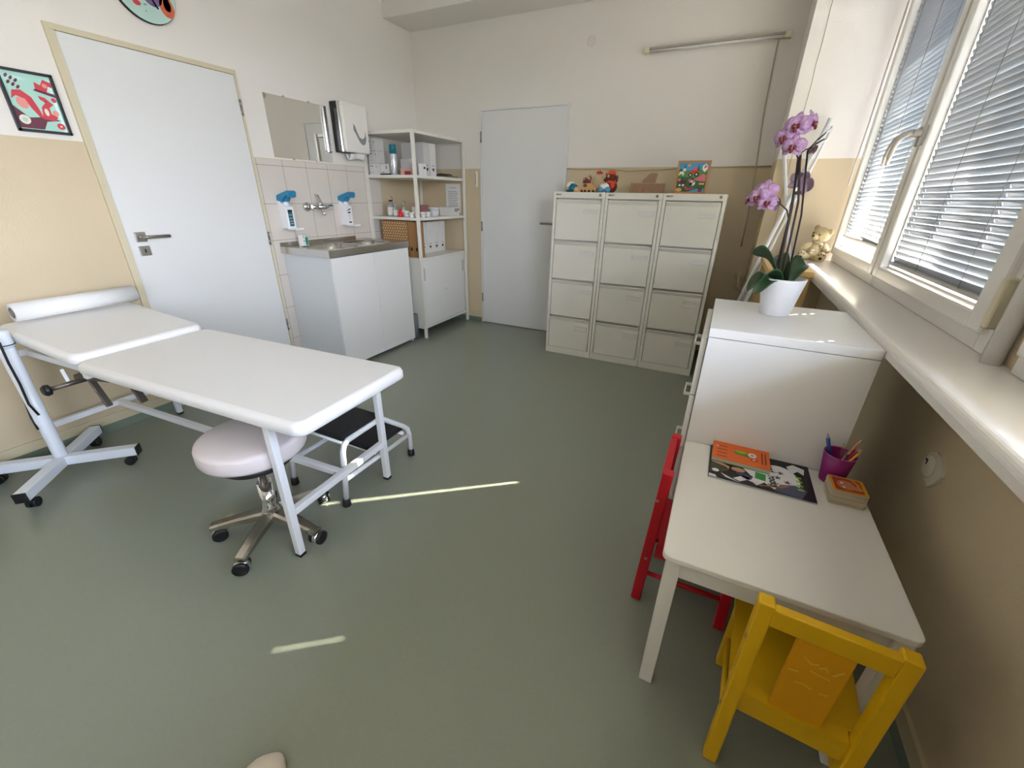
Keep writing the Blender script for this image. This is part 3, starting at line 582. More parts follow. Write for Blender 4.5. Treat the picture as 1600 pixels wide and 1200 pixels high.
t = thing('instrument_tray', 'shallow tray of dark metal instruments on the top shelf', 'tray', (0.46, -0.235, Z1_)); m = MB(); m.box((-0.06, -0.13, 0), (0.06, 0.16, 0.012), 0.004); m.build('tray', M('tray_grey', (110, 108, 100), 0.4, 0.5), t)
for i in range(5):
    q = MB(); a = -0.5 + 0.27 * i; q.tube([(-0.03, -0.08 + 0.04 * i, 0.016), (0.0, -0.05 + 0.035 * i, 0.030), (0.035, -0.03 + 0.03 * i, 0.02)], 0.005, 8); q.build('instrument', M('dark_steel', (72, 68, 60), 0.3, 0.8), t)
n_ = MB((0.40, -0.001, 1.23)); n_.use(PAPER); n_.box((0.318, -0.0025, 1.115), (0.49, -0.001, 1.385)); n_.use(GREYP)
for i in range(13):
    if i != 1: n_.box((0.345 - (0 if i else -0.02), -0.0031, 1.345 - i * 0.0165), (0.465 - (i % 3) * 0.008 - (0 if i else 0.02), -0.0024, 1.350 - i * 0.0165))
tag(n_.build('notice_sheet'), 'printed white sheet taped to the back wall inside the shelf', 'paper')
# ================================================================ wall bits
t = thing('wall_lamp', 'slim fluorescent batten lamp high on the back wall', 'lamp', (2.65, 0, 2.29)); off = t.location
MB(off).box((2.20, -0.038, 2.293), (3.10, -0.001, 2.306), 0.002).build('housing', M('lamp_housing', (172, 166, 154), 0.5), t)
MB(off).cyl((2.215, -0.030, 2.283), (3.085, -0.030, 2.283), 0.009, n=18).build('tube', M('lamp_tube', (222, 220, 214), 0.25), t)
for x in (2.175, 3.085):
    MB(off).box((x, -0.042, 2.270), (x + 0.036, -0.001, 2.308), 0.003).build('end_cap', M('cap_cream', (224, 214, 186), 0.5), t)
m = MB((3.07, 0, 2.0)); m.tube([(3.052, -0.006, 2.27), (3.052, -0.006, 2.2), (3.06, -0.006, 1.9), (3.085, -0.006, 1.6), (3.10, -0.006, 1.42), (3.112, -0.006, 1.2), (3.118, -0.006, 0.95)], 0.005, 8); tag(m.build('lamp_cable', M('cable_taupe', (186, 172, 150), 0.6)), 'thin cable running down the back wall from the lamp', 'cable')
m = MB((2.4, 0, 1.48)); m.tube([(1.614, -0.006, 1.512), (1.72, -0.006, 1.506), (1.95, -0.006, 1.507), (2.15, -0.006, 1.492), (2.6, -0.006, 1.508), (3.0, -0.006, 1.516), (3.19, -0.006, 1.518)], 0.0045, 8); tag(m.build('wall_cable', M('cable_beige', (186, 168, 126), 0.6)), 'beige cable along the top of the beige paint on the back wall', 'cable')
m = MB((1.75, 0, 2.40)); m.lathe([(0.036, 0), (0.036, 0.004), (0.032, 0.006)], (1.75, 0, 2.40), 28, ax=(0, -1, 0)); tag(m.build('junction_cover', M('cover_paint', (222, 214, 202), 0.7)), 'round painted junction cover on the upper back wall', 'cover')
t = thing('hook_rail', 'slim white plastic holder on the wall beside the grey door', 'holder', (0.692, 0, 1.42)); off = t.location
m = MB(off); m.box((0.684, -0.012, 1.37), (0.700, -0.001, 1.48), 0.003); m.build('rail', PVC, t)
for z in (1.358, 1.475): MB(off).box((0.679, -0.016, z), (0.705, -0.001, z + 0.02), 0.003).build('end_clip', PVC, t)
m = MB((3.16, 0, 0.68)); m.lathe([(0.03, 0), (0.03, 0.008), (0.012, 0.014)], (3.15, 0, 0.725), 18, ax=(0, -1, 0)); m.tube([(3.15, 0, 0.725), (3.15, -0.05, 0.72), (3.155, -0.07, 0.69), (3.158, -0.07, 0.66), (3.165, -0.07, 0.64), (3.19, -0.07, 0.635), (3.24, -0.47, 0.635)][:6], 0.013, 12); tag(m.build('radiator_pipe', M('pipe_beige', (216, 200, 166), 0.45)), 'bent beige heating pipe on the back wall by the window pier', 'pipe')
t = thing('wall_outlet', 'broken white wall socket plate under the window sill', 'socket', (XR, -2.51, 0.603)); off = t.location
m = MB(off); mm = plane_m((XR, -2.51, 0.603), (0, -1, 0), (0, 0, 1)); m.prism([(-0.048, 0.004), (-0.04, 0.03), (-0.01, 0.047), (0.02, 0.046), (0.052, 0.026), (0.058, 0.008), (0.046, -0.022), (0.024, -0.05), (-0.004, -0.044), (-0.03, -0.03)], 0.008, plane_m((XR - 0.0, -2.51, 0.603), (0, -1, 0), (0, 0, 1))); m.build('cover_plate', M('socket_white', (222, 214, 196), 0.5), t)
m = MB(off); m.lathe([(0.034, 0), (0.034, 0.0015), (0.030, 0.004), (0.006, 0.005)], (XR - 0.008, -2.497, 0.602), 26, ax=(-1, 0, 0)); m.build('boss', MATS['socket_white'], t)
m = MB(off); m.box((XR - 0.0140, -2.492, 0.612), (XR - 0.012, -2.478, 0.617)); m.box((XR - 0.0140, -2.492, 0.603), (XR - 0.012, -2.488, 0.612)); m.build('socket_hole', BLACK, t)
# picture and clock on the left wall
t = thing('framed_picture', 'black-framed children\'s picture of red squirrels left of the door', 'picture', (0, -2.842, 1.64)); off = t.location
m = MB(off); ya, yb, za, zb_ = -2.936, -2.749, 1.519, 1.763
for a, b in (((0, ya, za), (0.016, ya + 0.011, zb_)), ((0, yb - 0.011, za), (0.016, yb, zb_)), ((0, ya, za), (0.016, yb, za + 0.011)), ((0, ya, zb_ - 0.011), (0.016, yb, zb_))): m.box(a, b, 0.001)
m.build('frame', M('frame_black', (26, 28, 36), 0.4), t)
m = MB(off); MINT = M('print_mint', (172, 216, 202), 0.3, coat=0.6); RO = M('print_red', (206, 62, 76), 0.35); RP = M('print_pink', (232, 150, 140), 0.35); PL = M('print_plum', (104, 44, 62), 0.35); CR = M('print_cream', (232, 222, 206), 0.35)
pm_ = plane_m((0, ya, za), (0, 1, 0), (0, 0, 1)); Wd, Hg = yb - ya, zb_ - za
m.use(MINT); m.box((0.001, ya + 0.008, za + 0.008), (0.006, yb - 0.008, zb_ - 0.008))
def shp(mat, pts, lay=0): m.use(mat); m.prism([(x * Wd, y * Hg) for x, y in pts], 0.0004, pm_ @ Matrix.Translation((0, 0, 0.006 + 0.0004 * lay)))
def blob(x, y, rx, ry, a=0.0, n=16): return [(x + rx * math.cos(q) * math.cos(a) - ry * math.sin(q) * math.sin(a), y + (rx * math.cos(q) * math.sin(a) + ry * math.sin(q) * math.cos(a)) * 0.77) for q in (2 * PI * i / n for i in range(n))]
shp(PL, [(0.07, 0.06), (0.5, 0.06), (0.6, 0.2), (0.9, 0.24), (0.55, 0.27), (0.3, 0.24), (0.07, 0.42)])
shp(RO, [(0.1, 0.52), (0.16, 0.66), (0.32, 0.68), (0.47, 0.58), (0.53, 0.42), (0.56, 0.28), (0.66, 0.24), (0.5, 0.26), (0.4, 0.4), (0.34, 0.54), (0.2, 0.58)], 1)
shp(RP, blob(0.27, 0.47, 0.1, 0.12, 0.4), 2)
shp(RO, [(0.55, 0.24), (0.6, 0.44), (0.7, 0.52), (0.62, 0.56), (0.6, 0.62), (0.72, 0.6), (0.84, 0.5), (0.74, 0.44), (0.74, 0.34), (0.84, 0.3), (0.78, 0.22)], 2)
shp(RP, blob(0.83, 0.36, 0.06, 0.06), 3); shp(CR, blob(0.66, 0.36, 0.04, 0.08), 3); shp(INK, blob(0.7, 0.53, 0.015, 0.015), 3)
shp(CR, blob(0.2, 0.2, 0.1, 0.1), 2); shp(MINT, blob(0.2, 0.2, 0.05, 0.05), 3)
for q in range(6): shp(PL, blob(0.16 + 0.07 * (q % 3), 0.78 + 0.1 * (q // 3) - 0.03 * (q % 3), 0.05, 0.025, 0.9), 1)
shp(RO, [(0.6, 0.72), (0.62, 0.84), (0.72, 0.8), (0.8, 0.9), (0.95, 0.86), (0.93, 0.78), (0.86, 0.8), (0.8, 0.7)], 1); shp(RP, blob(0.8, 0.8, 0.05, 0.05), 2); shp(PL, [(0.55, 0.70), (0.95, 0.62), (0.93, 0.68), (0.6, 0.73)], 1)
shp(RO, blob(0.84, 0.14, 0.08, 0.07), 1); shp(CR, blob(0.84, 0.14, 0.02, 0.02), 2); shp(RO, blob(0.88, 0.58, 0.05, 0.05), 1)
m.build('print', None, t)
t = thing('wall_clock', 'round mint-coloured wall clock with painted animals above the door', 'clock', (0, -2.245, 2.238)); off = t.location
m = MB(off); m.lathe([(0.147, 0), (0.149, 0.004), (0.149, 0.02), (0.146, 0.022)], (0, -2.245, 2.238), 48, ax=(1, 0, 0)); m.build('case', BLACK, t)
m = MB(off); m.use(M('clock_mint', (186, 216, 206), 0.3)); m.lathe([(0.146, 0.020), (0.146, 0.0235)], (0, -2.245, 2.238), 48, ax=(1, 0, 0))
cm_ = plane_m((0.0235, -2.245, 2.238), (0, 1, 0), (0, 0, 1)); OR = M('clock_orange', (214, 104, 72), 0.4); PU = M('clock_purple', (120, 96, 140), 0.4); GD = M('clock_green', (108, 146, 132), 0.4)
def cs(mat, pts): m.use(mat); m.prism(pts, 0.0006, cm_)
cs(OR, circ(0.095, -0.055, 0.036, 0.046)); cs(M('clock_peach', (240, 190, 150), 0.4), [(x, y - 0.0) for x, y in circ(0.098, -0.045, 0.018, 0.028)]); cs(PU, circ(0.03, -0.02, 0.05, 0.05)); cs(RO, circ(-0.05, -0.075, 0.018, 0.012)); cs(BLACK, [(0.0, 0.0), (0.045, -0.078), (0.052, -0.072), (0.008, 0.004)])
for i in range(26):
    a = random.uniform(0, 2 * PI); rr_ = random.uniform(0.06, 0.135); cs(GD, circ(rr_ * math.cos(a), rr_ * math.sin(a), 0.0035 + 0.004 * (i % 3), 0.003, 8))
m.build('dial', None, t)
# ================================================================ exam couch (local: +x towards the foot, origin at the foot end)
CA = math.radians(3.2)
t = thing('exam_couch', 'white padded exam couch on a white tube frame with raised head section', 'exam couch', (1.944, -2.964, 0), CA)
def pad(pts, z_, name):
    pass
def pad_mesh(x0, x1, hw, th, r, bottom):
    bm_ = MB(); o = rrect(x0, -hw, x1, hw, 0.045, 6)
    prof = [(0.006, 0.0), (0.0, 0.006), (0.0, th - 0.018), (0.006, th - 0.006), (0.02, th), ]
    rings = []
    cx = (x0 + x1) / 2
    def inset(d): return rrect(x0 + d, -hw + d, x1 - d, hw - d, max(0.045 - d, 0.006), 6)
    for d, z in prof: rings.append([bm_.bm.verts.new((x, y, z)) for x, y in inset(d)])
    bm_.skin(rings, True); return bm_
m = pad_mesh(-1.225, 0.0, 0.27, 0.046, 0, 0)
for v in m.bm.verts: v.co.z += 0.604
m.build('seat_pad', VINYL, t)
m = pad_mesh(-0.605, 0.0, 0.264, 0.046, 0, 0); R_ = Matrix.Translation((-1.229, 0, 0.624)) @ Matrix.Rotation(math.atan2(0.055, 0.605), 4, 'Y')
for v in m.bm.verts: v.co = R_ @ v.co
m.build('head_pad', VINYL, t)
CT = 0.0275
for x, y in ((-0.21, -0.2205), (-0.21, 0.305), (-1.81, -0.252), (-1.81, 0.305)):
    lg = MB(); lg.box((x - CT / 2, y - CT / 2, 0.004), (x + CT / 2, y + CT / 2, 0.596), 0.003); lo = lg.build('leg', TUBE, t)
    f = MB(); f.box((x - CT / 2 - 0.001, y - CT / 2 - 0.001, 0), (x + CT / 2 + 0.001, y + CT / 2 + 0.001, 0.014), 0.002); f.build('foot_cap', BLACK, lo)
m = MB()
for a, b in (((-0.21, -0.207, 0.205), (-0.21, 0.291, 0.205)), ((-1.81, -0.239, 0.205), (-1.81, 0.291, 0.205)), ((-1.796, 0.045, 0.205), (-0.224, 0.045, 0.205)), ((-1.81, -0.20, 0.581), (-0.19, -0.20, 0.581)), ((-1.81, 0.20, 0.581), (-0.19, 0.20, 0.581)), ((-0.21, -0.207, 0.583), (-0.21, 0.291, 0.583)), ((-1.81, -0.239, 0.583), (-1.81, 0.291, 0.583)), ((-1.225, -0.25, 0.583), (-1.225, 0.25, 0.583))):
    m.bar(a, b, CT, CT, 0.003)
m.build('frame', TUBE, t)
m = MB(); m.cyl((-1.30, -0.20, 0.545), (-1.30, -0.34, 0.545), 0.010, n=14); m.bar((-1.30, -0.10, 0.56), (-1.20, -0.10, 0.40), 0.03, 0.014, 0.003); m.bar((-1.32, -0.24, 0.563), (-1.20, -0.18, 0.545), 0.03, 0.02, 0.003); m.bar((-1.285, -0.215, 0.55), (-1.215, -0.215, 0.43), 0.024, 0.012, 0.003); m.build('adjusting_mechanism', M('dull_steel', (112, 104, 94), 0.4, 0.7), t)
kn = MB(); kn.lathe([(0.012, 0), (0.022, 0.004), (0.024, 0.018), (0.016, 0.026)], (-1.30, -0.335, 0.545), 18, ax=(0, -1, 0)); kn.build('knob', BLACK, t)
MB().bar((-1.34, -0.268, 0.60), (-1.325, -0.268, 0.53), 0.012, 0.006, 0.002).build('clip', TUBE, t)
g = thing('paper_roll', 'white paper roll lying across the head end of the couch', 'paper roll', (0, 0, 0)); Rc = Matrix.Translation((1.944, -2.964, 0)) @ Matrix.Rotation(CA, 4, 'Z')
ctr = Rc @ Vector((-1.775, 0.035, 0.770)); g.location = ctr; g.rotation_euler = (0, 0, CA)
m = MB(); m.skin([m.ring((0, -0.235, 0), (0, 1, 0), 0.024, 28), m.ring((0, -0.237, 0), (0, 1, 0), 0.041, 28), m.ring((0, 0.237, 0), (0, 1, 0), 0.041, 28), m.ring((0, 0.235, 0), (0, 1, 0), 0.024, 28)], False); m.build('paper', PAPER, g)
m = MB(); m.skin([m.ring((0, -0.236, 0), (0, 1, 0), 0.0245, 24), m.ring((0, 0.236, 0), (0, 1, 0), 0.0245, 24), m.ring((0, 0.236, 0), (0, 1, 0), 0.0215, 24), m.ring((0, -0.236, 0), (0, 1, 0), 0.0215, 24), ], False); m.build('core', M('core_grey', (150, 140, 128), 0.8), g)

# ================================================================ wheeled stool
t = thing('wheeled_stool', 'round cream cushioned stool on a chrome five-star base with castors', 'stool', (1.545, -3.148, 0), math.radians(-66))
m = MB(); m.lathe([(0.06, 0.393), (0.165, 0.393), (0.177, 0.399), (0.182, 0.41), (0.182, 0.448), (0.178, 0.459), (0.165, 0.465), (0.08, 0.468), (0.002, 0.4685)], (0, 0, 0), 56); m.build('seat_cushion', STOOLV, t)
m = MB(); m.torus((0, 0, 0.366), 0.128, 0.0085, n=48)
m.torus((0, 0, 0.352), 0.120, 0.006, n=48)
for k in range(3): a = 2 * PI * k / 3 + 0.4; m.tube([(0.03 * math.cos(a), 0.03 * math.sin(a), 0.378), (0.125 * math.cos(a), 0.125 * math.sin(a), 0.362)], 0.004, 6)
m.build('lever_ring', BLACK, t)
m = MB(); m.lathe([(0.020, 0.06), (0.036, 0.065), (0.036, 0.112), (0.030, 0.122), (0.0275, 0.14), (0.0275, 0.245), (0.016, 0.237), (0.016, 0.375), (0.075, 0.38), (0.075, 0.393)], (0, 0, 0), 32); m.build('gas_column', CHROME, t)
for k in range(5):
    a = 2 * PI * k / 5; R_ = Matrix.Rotation(a, 4, 'Z'); m = MB(); rings = []
    for s_ in range(9):
        u = s_ / 8; r = 0.02 + 0.205 * u; zt = 0.112 - 0.034 * u ** 1.4; wd = 0.027 - 0.006 * u; th = 0.034 - 0.014 * u
        rings.append([m.bm.verts.new(R_ @ Vector((r, y * wd, zt + z * th))) for y, z in ((-1, -1), (1, -1), (1, -0.25), (0.62, 0), (-0.62, 0), (-1, -0.25))])
    m.skin(rings, True, False); ar = m.build('base_arm', M('polished_alloy', (196, 190, 180), 0.18, 1.0), t)
    c = MB(); c.cyl(R_ @ Vector((0.212, 0, 0.05)), R_ @ Vector((0.212, 0, 0.064)), 0.010, n=12)
    d_ = random.uniform(0, 2 * PI) if k not in (1, 2) else 0.3 + k
    wdv = Vector((math.cos(d_), math.sin(d_), 0)); tr = Vector((-wdv.y, wdv.x, 0)); wc = R_ @ Vector((0.212, 0, 0.028)) + tr * 0.008
    c.skin([c.ring(wc - wdv * 0.013, wdv, 0.0275, 22), c.ring(wc + wdv * 0.013, wdv, 0.0275, 22)]); c.box(tuple(wc + Vector((-0.012, -0.012, 0.008))), tuple(wc + Vector((0.012, 0.012, 0.030))), 0.004); co = c.build('castor', CHROME, ar)
    b = MB()
    for sg in (-1, 1): b.skin([b.ring(wc + wdv * sg * 0.0132, wdv, 0.028, 24), b.ring(wc + wdv * sg * 0.023, wdv, 0.0275, 24), b.ring(wc + wdv * sg * 0.025, wdv, 0.018, 24)])
    b.build('wheel', BLACK, ar)

# ================================================================ step stool
t = thing('step_stool', 'two-step stool with black rubber treads and white tube frame', 'step stool', (1.52, -2.68, 0)); off = t.location
m = MB(off); r = 0.0125
for x in (1.69, 1.35):
    m.tube([(x, -2.905, 0.02), (x, -2.885, 0.22), (x, -2.88, 0.27), (x, -2.868, 0.297), (x, -2.845, 0.310), (x, -2.66, 0.316), (x, -2.63, 0.308), (x, -2.49, 0.195), (x, -2.463, 0.168), (x, -2.453, 0.13), (x, -2.452, 0.02)], r, 12)
    m.tube([(x, -2.892, 0.128), (x, -2.453, 0.128)], r * 0.92, 12)
for y, z in ((-2.86, 0.30), (-2.66, 0.302), (-2.70, 0.158), (-2.50, 0.158)): m.tube([(1.35, y, z), (1.69, y, z)], 0.009, 8)
m.build('frame', TUBE, t)
MB(off).box((1.362, -2.865, 0.306), (1.678, -2.625, 0.332), 0.008).build('upper_tread', RUBBER, t)
MB(off).box((1.362, -2.715, 0.165), (1.678, -2.478, 0.190), 0.008).build('lower_tread', RUBBER, t)
for x in (1.69, 1.35):
    for y in (-2.906, -2.452):
        f = MB(off); f.lathe([(0.019, 0), (0.019, 0.004), (0.016, 0.034), (0.0135, 0.036)], (x, y, 0), 18); f.build('rubber_foot', BLACK, t)

# ================================================================ lamp stand and bin on the left
t = thing('lamp_stand', 'white castor stand with crossed square-tube base beside the couch', 'stand', (0.298, -3.356, 0), math.radians(45))
m = MB(); q = 0.0225
m.box((-0.30, -q, 0.055), (0.30, q, 0.10), 0.003); m.box((-q, -0.30, 0.055), (q, -q, 0.10), 0.003); m.box((-q, q, 0.055), (q, 0.30, 0.10), 0.003); bs = m.build('cross_base', M('stand_white', (226, 232, 238), 0.3), t)
for a in range(4):
    R_ = Matrix.Rotation(a * PI / 2, 4, 'Z'); e_ = MB(); e_.box((0.2985, -q - 0.001, 0.054), (0.304, q + 0.001, 0.101), 0.001, mat=None)
    for v in e_.bm.verts: v.co = R_ @ v.co
    e_.build('end_cap', BLACK, t)
    c = MB(); c.cyl((0.265, 0, 0.04), (0.265, 0, 0.056), 0.009, n=12)
    for sg in (-1, 1): c.cyl((0.255, sg * 0.004, 0.022), (0.255, sg * 0.017, 0.022), 0.022, n=20)
    c.box((0.245, -0.014, 0.024), (0.277, 0.014, 0.045), 0.004)
    for v in c.bm.verts: v.co = R_ @ v.co
    c.build('castor', BLACK, t)
m = MB(); m.lathe([(0.025, 0.098), (0.026, 0.11), (0.028, 0.70)], (0, 0, 0), 28); m.build('pole', MATS['stand_white'], t)
m = MB(); m.lathe([(0.029, 0.655), (0.032, 0.66), (0.032, 0.72), (0.030, 0.73), (0.01, 0.732)], (0, 0, 0), 28); R_ = Matrix.Rotation(-math.radians(45), 4, 'Z'); m.tube([R_ @ Vector((0, -0.02, 0.70)), R_ @ Vector((-0.06, -0.35, 0.86)), R_ @ Vector((-0.08, -0.6, 1.0))], 0.024, 16); m.build('clamp_arm', MATS['stand_white'], t)
m = MB(); m.torus((0, 0, 0.668), 0.0325, 0.0022, n=30, k=8)
R_ = Matrix.Rotation(-math.radians(45), 4, 'Z')
cp = [(-0.05, -0.06, 0.775), (0.0, -0.05, 0.76), (0.045, -0.028, 0.735), (0.052, -0.02, 0.69), (0.045, -0.022, 0.60), (0.04, -0.02, 0.50), (0.036, -0.024, 0.40), (0.040, -0.012, 0.34)]
m.tube([R_ @ Vector(p) for p in cp], 0.0045, 8)
cp2 = [(-0.04, -0.012, 0.56), (-0.052, -0.012, 0.48), (-0.048, -0.014, 0.40), (-0.02, -0.026, 0.32), (0.012, -0.03, 0.265)]
m.tube([R_ @ Vector(p) for p in cp2], 0.004, 8); m.build('power_cord', BLACK, t)
t = thing('pedal_bin', 'dark grey round bin at the left edge beside the stand', 'bin', (0.158, -3.745, 0)); m = MB(); m.lathe([(0.140, 0.012), (0.143, 0.02), (0.130, 0.27)], (0, 0, 0), 48); m.build('body', M('bin_smoke', (98, 104, 100), 0.35), t); m = MB(); m.lathe([(0.149, 0), (0.152, 0.004), (0.150, 0.018), (0.140, 0.022)], (0, 0, 0), 48); m.build('base_ring', BLACK, t)
MB().lathe([(0.131, 0.27), (0.134, 0.275), (0.133, 0.29), (0.10, 0.305), (0.01, 0.31)], (0, 0, 0), 48).build('lid', M('bin_lid', (60, 62, 62), 0.4), t)

# ================================================================ chest of drawers
t = thing('drawer_chest', 'white chest of drawers under the orchid, against the window sill', 'chest of drawers', (3.23, -2.245, 0)); off = t.location
CW_ = M('melamine_white', (232, 232, 230), 0.33)
m = MB(off); m.box((3.006, -2.487, 0), (3.452, -2.469, 0.884), 0.001); m.box((3.006, -2.028, 0), (3.452, -2.010, 0.884), 0.001); m.box((3.434, -2.469, 0.0), (3.452, -2.028, 0.884)); m.box((3.006, -2.469, 0.02), (3.434, -2.028, 0.04)); m.build('carcass', CW_, t)
MB(off).box((3.004, -2.489, 0.886), (3.453, -2.008, 0.916), 0.002).build('top', CW_, t)
for i in range(4):
    z0 = 0.03 + i * 0.2125; d = MB(off).box((2.986, -2.466, z0), (3.004, -2.031, z0 + 0.208), 0.001).build('drawer', WHITE, t)
    h = MB(off); y = -2.20
    h.box((2.962, y - 0.055, z0 + 0.115), (2.968, y + 0.055, z0 + 0.127), 0.002); h.box((2.964, y - 0.055, z0 + 0.115), (2.987, y - 0.047, z0 + 0.127), 0.001); h.box((2.964, y + 0.047, z0 + 0.115), (2.987, y + 0.055, z0 + 0.127), 0.001); h.build('handle', WHITE, d)

# ================================================================ children's table and chairs
TW = M('table_white', (230, 228, 222), 0.3)
t = thing('kids_table', 'low white children\'s table with rounded corners in front of the chest', 'table', (3.257, -2.785, 0)); off = t.location
m = MB(off); m.prism(rrect(3.005, -3.079, 3.508, -2.492, 0.02, 5), 0.018, Matrix.Translation((0, 0, 0.482))); tt = m.build('tabletop', TW, t); b_ = tt.modifiers.new('b', 'BEVEL'); b_.width = 0.003; b_.segments = 2; b_.limit_method = 'ANGLE'; b_.angle_limit = 0.9
for x0, y0 in ((3.016, -3.068), (3.466, -3.068), (3.016, -2.535), (3.466, -2.535)): MB(off).box((x0, y0, 0), (x0 + 0.036, y0 + 0.036, 0.482), 0.003).build('leg', TW, t)
m = MB(off); m.box((3.052, -3.060, 0.425), (3.466, -3.044, 0.482), 0.001); m.box((3.052, -2.527, 0.425), (3.466, -2.511, 0.482), 0.001); m.box((3.024, -3.032, 0.425), (3.040, -2.535, 0.482), 0.001); m.box((3.473, -3.032, 0.425), (3.489, -2.535, 0.482), 0.001); m.build('apron', TW, t)
def kid_chair(name, label, mt, loc, rz, splat, H=0.545):
    t = thing(name, label, 'chair', loc, rz, None); W = 0.262; q = 0.031; D = 0.275
    rk = 0.016
    for x in (0, W - q):
        m = MB(); m.bar((x + q / 2, q / 2 - rk, 0), (x + q / 2, q / 2 + rk * 0.4, H), q, q * 1.05, 0.004, upv=(0, 1, 0)); 
        lo = m.build('rear_leg', mt, t)
        s = MB()
        for z in (0.20, 0.44): s.cyl((x - 0.0012 if x == 0 else x + q - 0.001, q / 2 - 0.008, z), (x + 0.001 if x == 0 else x + q + 0.0012, q / 2 - 0.008, z), 0.005, n=12)
        s.build('screw_cap', M('screw_grey', (150, 142, 138), 0.5), lo)
    for x in (0.006, W - q - 0.006): MB().bar((x + q / 2, D - q / 2 + 0.008, 0), (x + q / 2, D - q / 2, 0.25), q, q, 0.004, upv=(0, 1, 0)).build('front_leg', mt, t)
    MB().box((q - 0.001, 0.004, H - 0.052), (W - q + 0.001, 0.025, H - 0.004), 0.003).build('top_rail', mt, t)
    m = MB(); m.prism([(q + 0.001, 0.003), (W - q - 0.001, 0.003), (W - q - 0.001, 0.034), (W - 0.003, 0.034), (W - 0.003, D + 0.012), (0.003, D + 0.012), (0.003, 0.034), (q + 0.001, 0.034)], 0.018, Matrix.Translation((0, 0, 0.251))); m.build('seat', mt, t)
    m = MB(); m.box((q, 0.004, 0.205), (W - q, 0.022, 0.2505), 0.002); m.box((q + 0.006, D - 0.022, 0.205), (W - q - 0.006, D - 0.006, 0.2505), 0.002); m.box((0.012, q, 0.205), (0.026, D - q, 0.2505), 0.002); m.box((W - 0.026, q, 0.205), (W - 0.012, D - q, 0.2505), 0.002); m.build('seat_frame', mt, t)
    for x in (0.016, W - 0.016):
        m = MB(); m.cyl((x, 0.016, 0.125), (x, D - 0.012, 0.125), 0.0085, n=12); m.build('stretcher', mt, t)
    if splat:
        m = MB(); m.box((W / 2 - 0.049, 0.0085, 0.2695), (W / 2 + 0.049, 0.0185, H - 0.052), 0.002); 
        g = m; g.mi = 1; K = plane_m((W / 2, 0.0084, 0.40), (1, 0, 0), (0, 0, 1))
        for pts in ([(-0.035, 0.052), (-0.015, 0.040), (0.0, 0.046), (0.0, 0.042), (-0.016, 0.035)], [(0.0, 0.036), (0.012, 0.046), (0.022, 0.036), (0.018, 0.034), (0.011, 0.041), (0.004, 0.033)], [(0.028, 0.03), (0.044, 0.052), (0.047, 0.05), (0.034, 0.03)], [(-0.05, 0.0), (-0.03, 0.004), (-0.03, 0.0), (-0.05, -0.003)], [(-0.03, -0.028), (-0.012, -0.022), (0.006, -0.03), (0.006, -0.034), (-0.012, -0.027), (-0.03, -0.032)], [(0.022, -0.03), (0.04, -0.026), (0.04, -0.03), (0.022, -0.035)], [(-0.01, 0.02), (0.03, 0.016), (0.03, 0.0135), (-0.01, 0.017)]):
            g.prism([(x_ * 0.85, y_) for x_, y_ in pts], 0.0010, K)
        g.mats = [splat, M('carving_pale', (236, 190, 60), 0.4)]; g.build('back_panel', splat, t)
    return t
kid_chair('kids_chair', 'small yellow wooden children\'s chair with a carved back panel', YELLOW, (3.198, -3.172, 0), math.radians(-3.5), ORANGEY)
kid_chair('kids_chair', 'small red wooden children\'s chair pushed under the white table', RED, (2.955, -2.543, 0), math.radians(-90), None, H=0.545)

# --- on the table
t = thing('magazine', 'black and white children\'s magazine lying on the low table', 'magazine', (3.232, -2.595, 0.5)); off = t.location
x0, x1, y0, y1, z = 3.088, 3.376, -2.692, -2.497, 0.506
MB(off).box((x0, y0, 0.5005), (x1, y1, z), 0.0008).build('pages', M('page_grey', (176, 178, 182), 0.6), t)
m = MB(off); mm = plane_m((x0, y0, z), (1, 0, 0), (0, 1, 0)); BKC = M('cover_black', (14, 16, 22), 0.28); CWH = M('cover_white_print', (226, 226, 230), 0.3); CGR = M('cover_green', (40, 140, 60), 0.35); CBL = M('cover_slate', (70, 74, 104), 0.35); SK = M('cover_skin', (196, 146, 120), 0.4); OLV = M('cover_olive', (74, 72, 48), 0.4); LIM = M('cover_lime', (150, 190, 40), 0.4); BRN = M('cover_brown', (150, 100, 66), 0.4)
def cv(mat, pts, l=1): m.use(mat); m.prism(pts, 0.0002, mm @ Matrix.Translation((0, 0, 0.0002 * l)))
cv(BKC, [(0, 0), (0.288, 0), (0.288, 0.195), (0, 0.195)], 0)
cv(CWH, circ(0.20, 0.085, 0.055, 0.072, 26), 1); cv(CWH, [(0.12, 0.03), (0.135, 0.012), (0.165, 0.05), (0.15, 0.1), (0.13, 0.07)], 2)
cv(CWH, [(0.235, 0.125), (0.225, 0.165), (0.245, 0.185), (0.275, 0.17), (0.27, 0.135), (0.255, 0.15)], 2); cv(CWH, [(0.07, 0.02), (0.10, 0.05), (0.12, 0.04), (0.15, 0.015), (0.11, 0.03), (0.09, 0.012)], 1); cv(CWH, [(0.095, 0.1), (0.12, 0.06), (0.14, 0.05), (0.135, 0.09)], 1); cv(CWH, [(0.035, 0.035), (0.06, 0.02), (0.09, 0.005), (0.05, 0.015)], 1); cv(CWH, [(0.002, 0.002), (0.025, 0.002), (0.02, 0.014), (0.002, 0.016)], 1)
cv(CBL, [(0.18, 0.01), (0.25, 0.0), (0.27, 0.05), (0.24, 0.065), (0.2, 0.05)], 2); cv(CBL, [(0.08, 0.08), (0.11, 0.06), (0.13, 0.04), (0.11, 0.03), (0.08, 0.05)], 1)
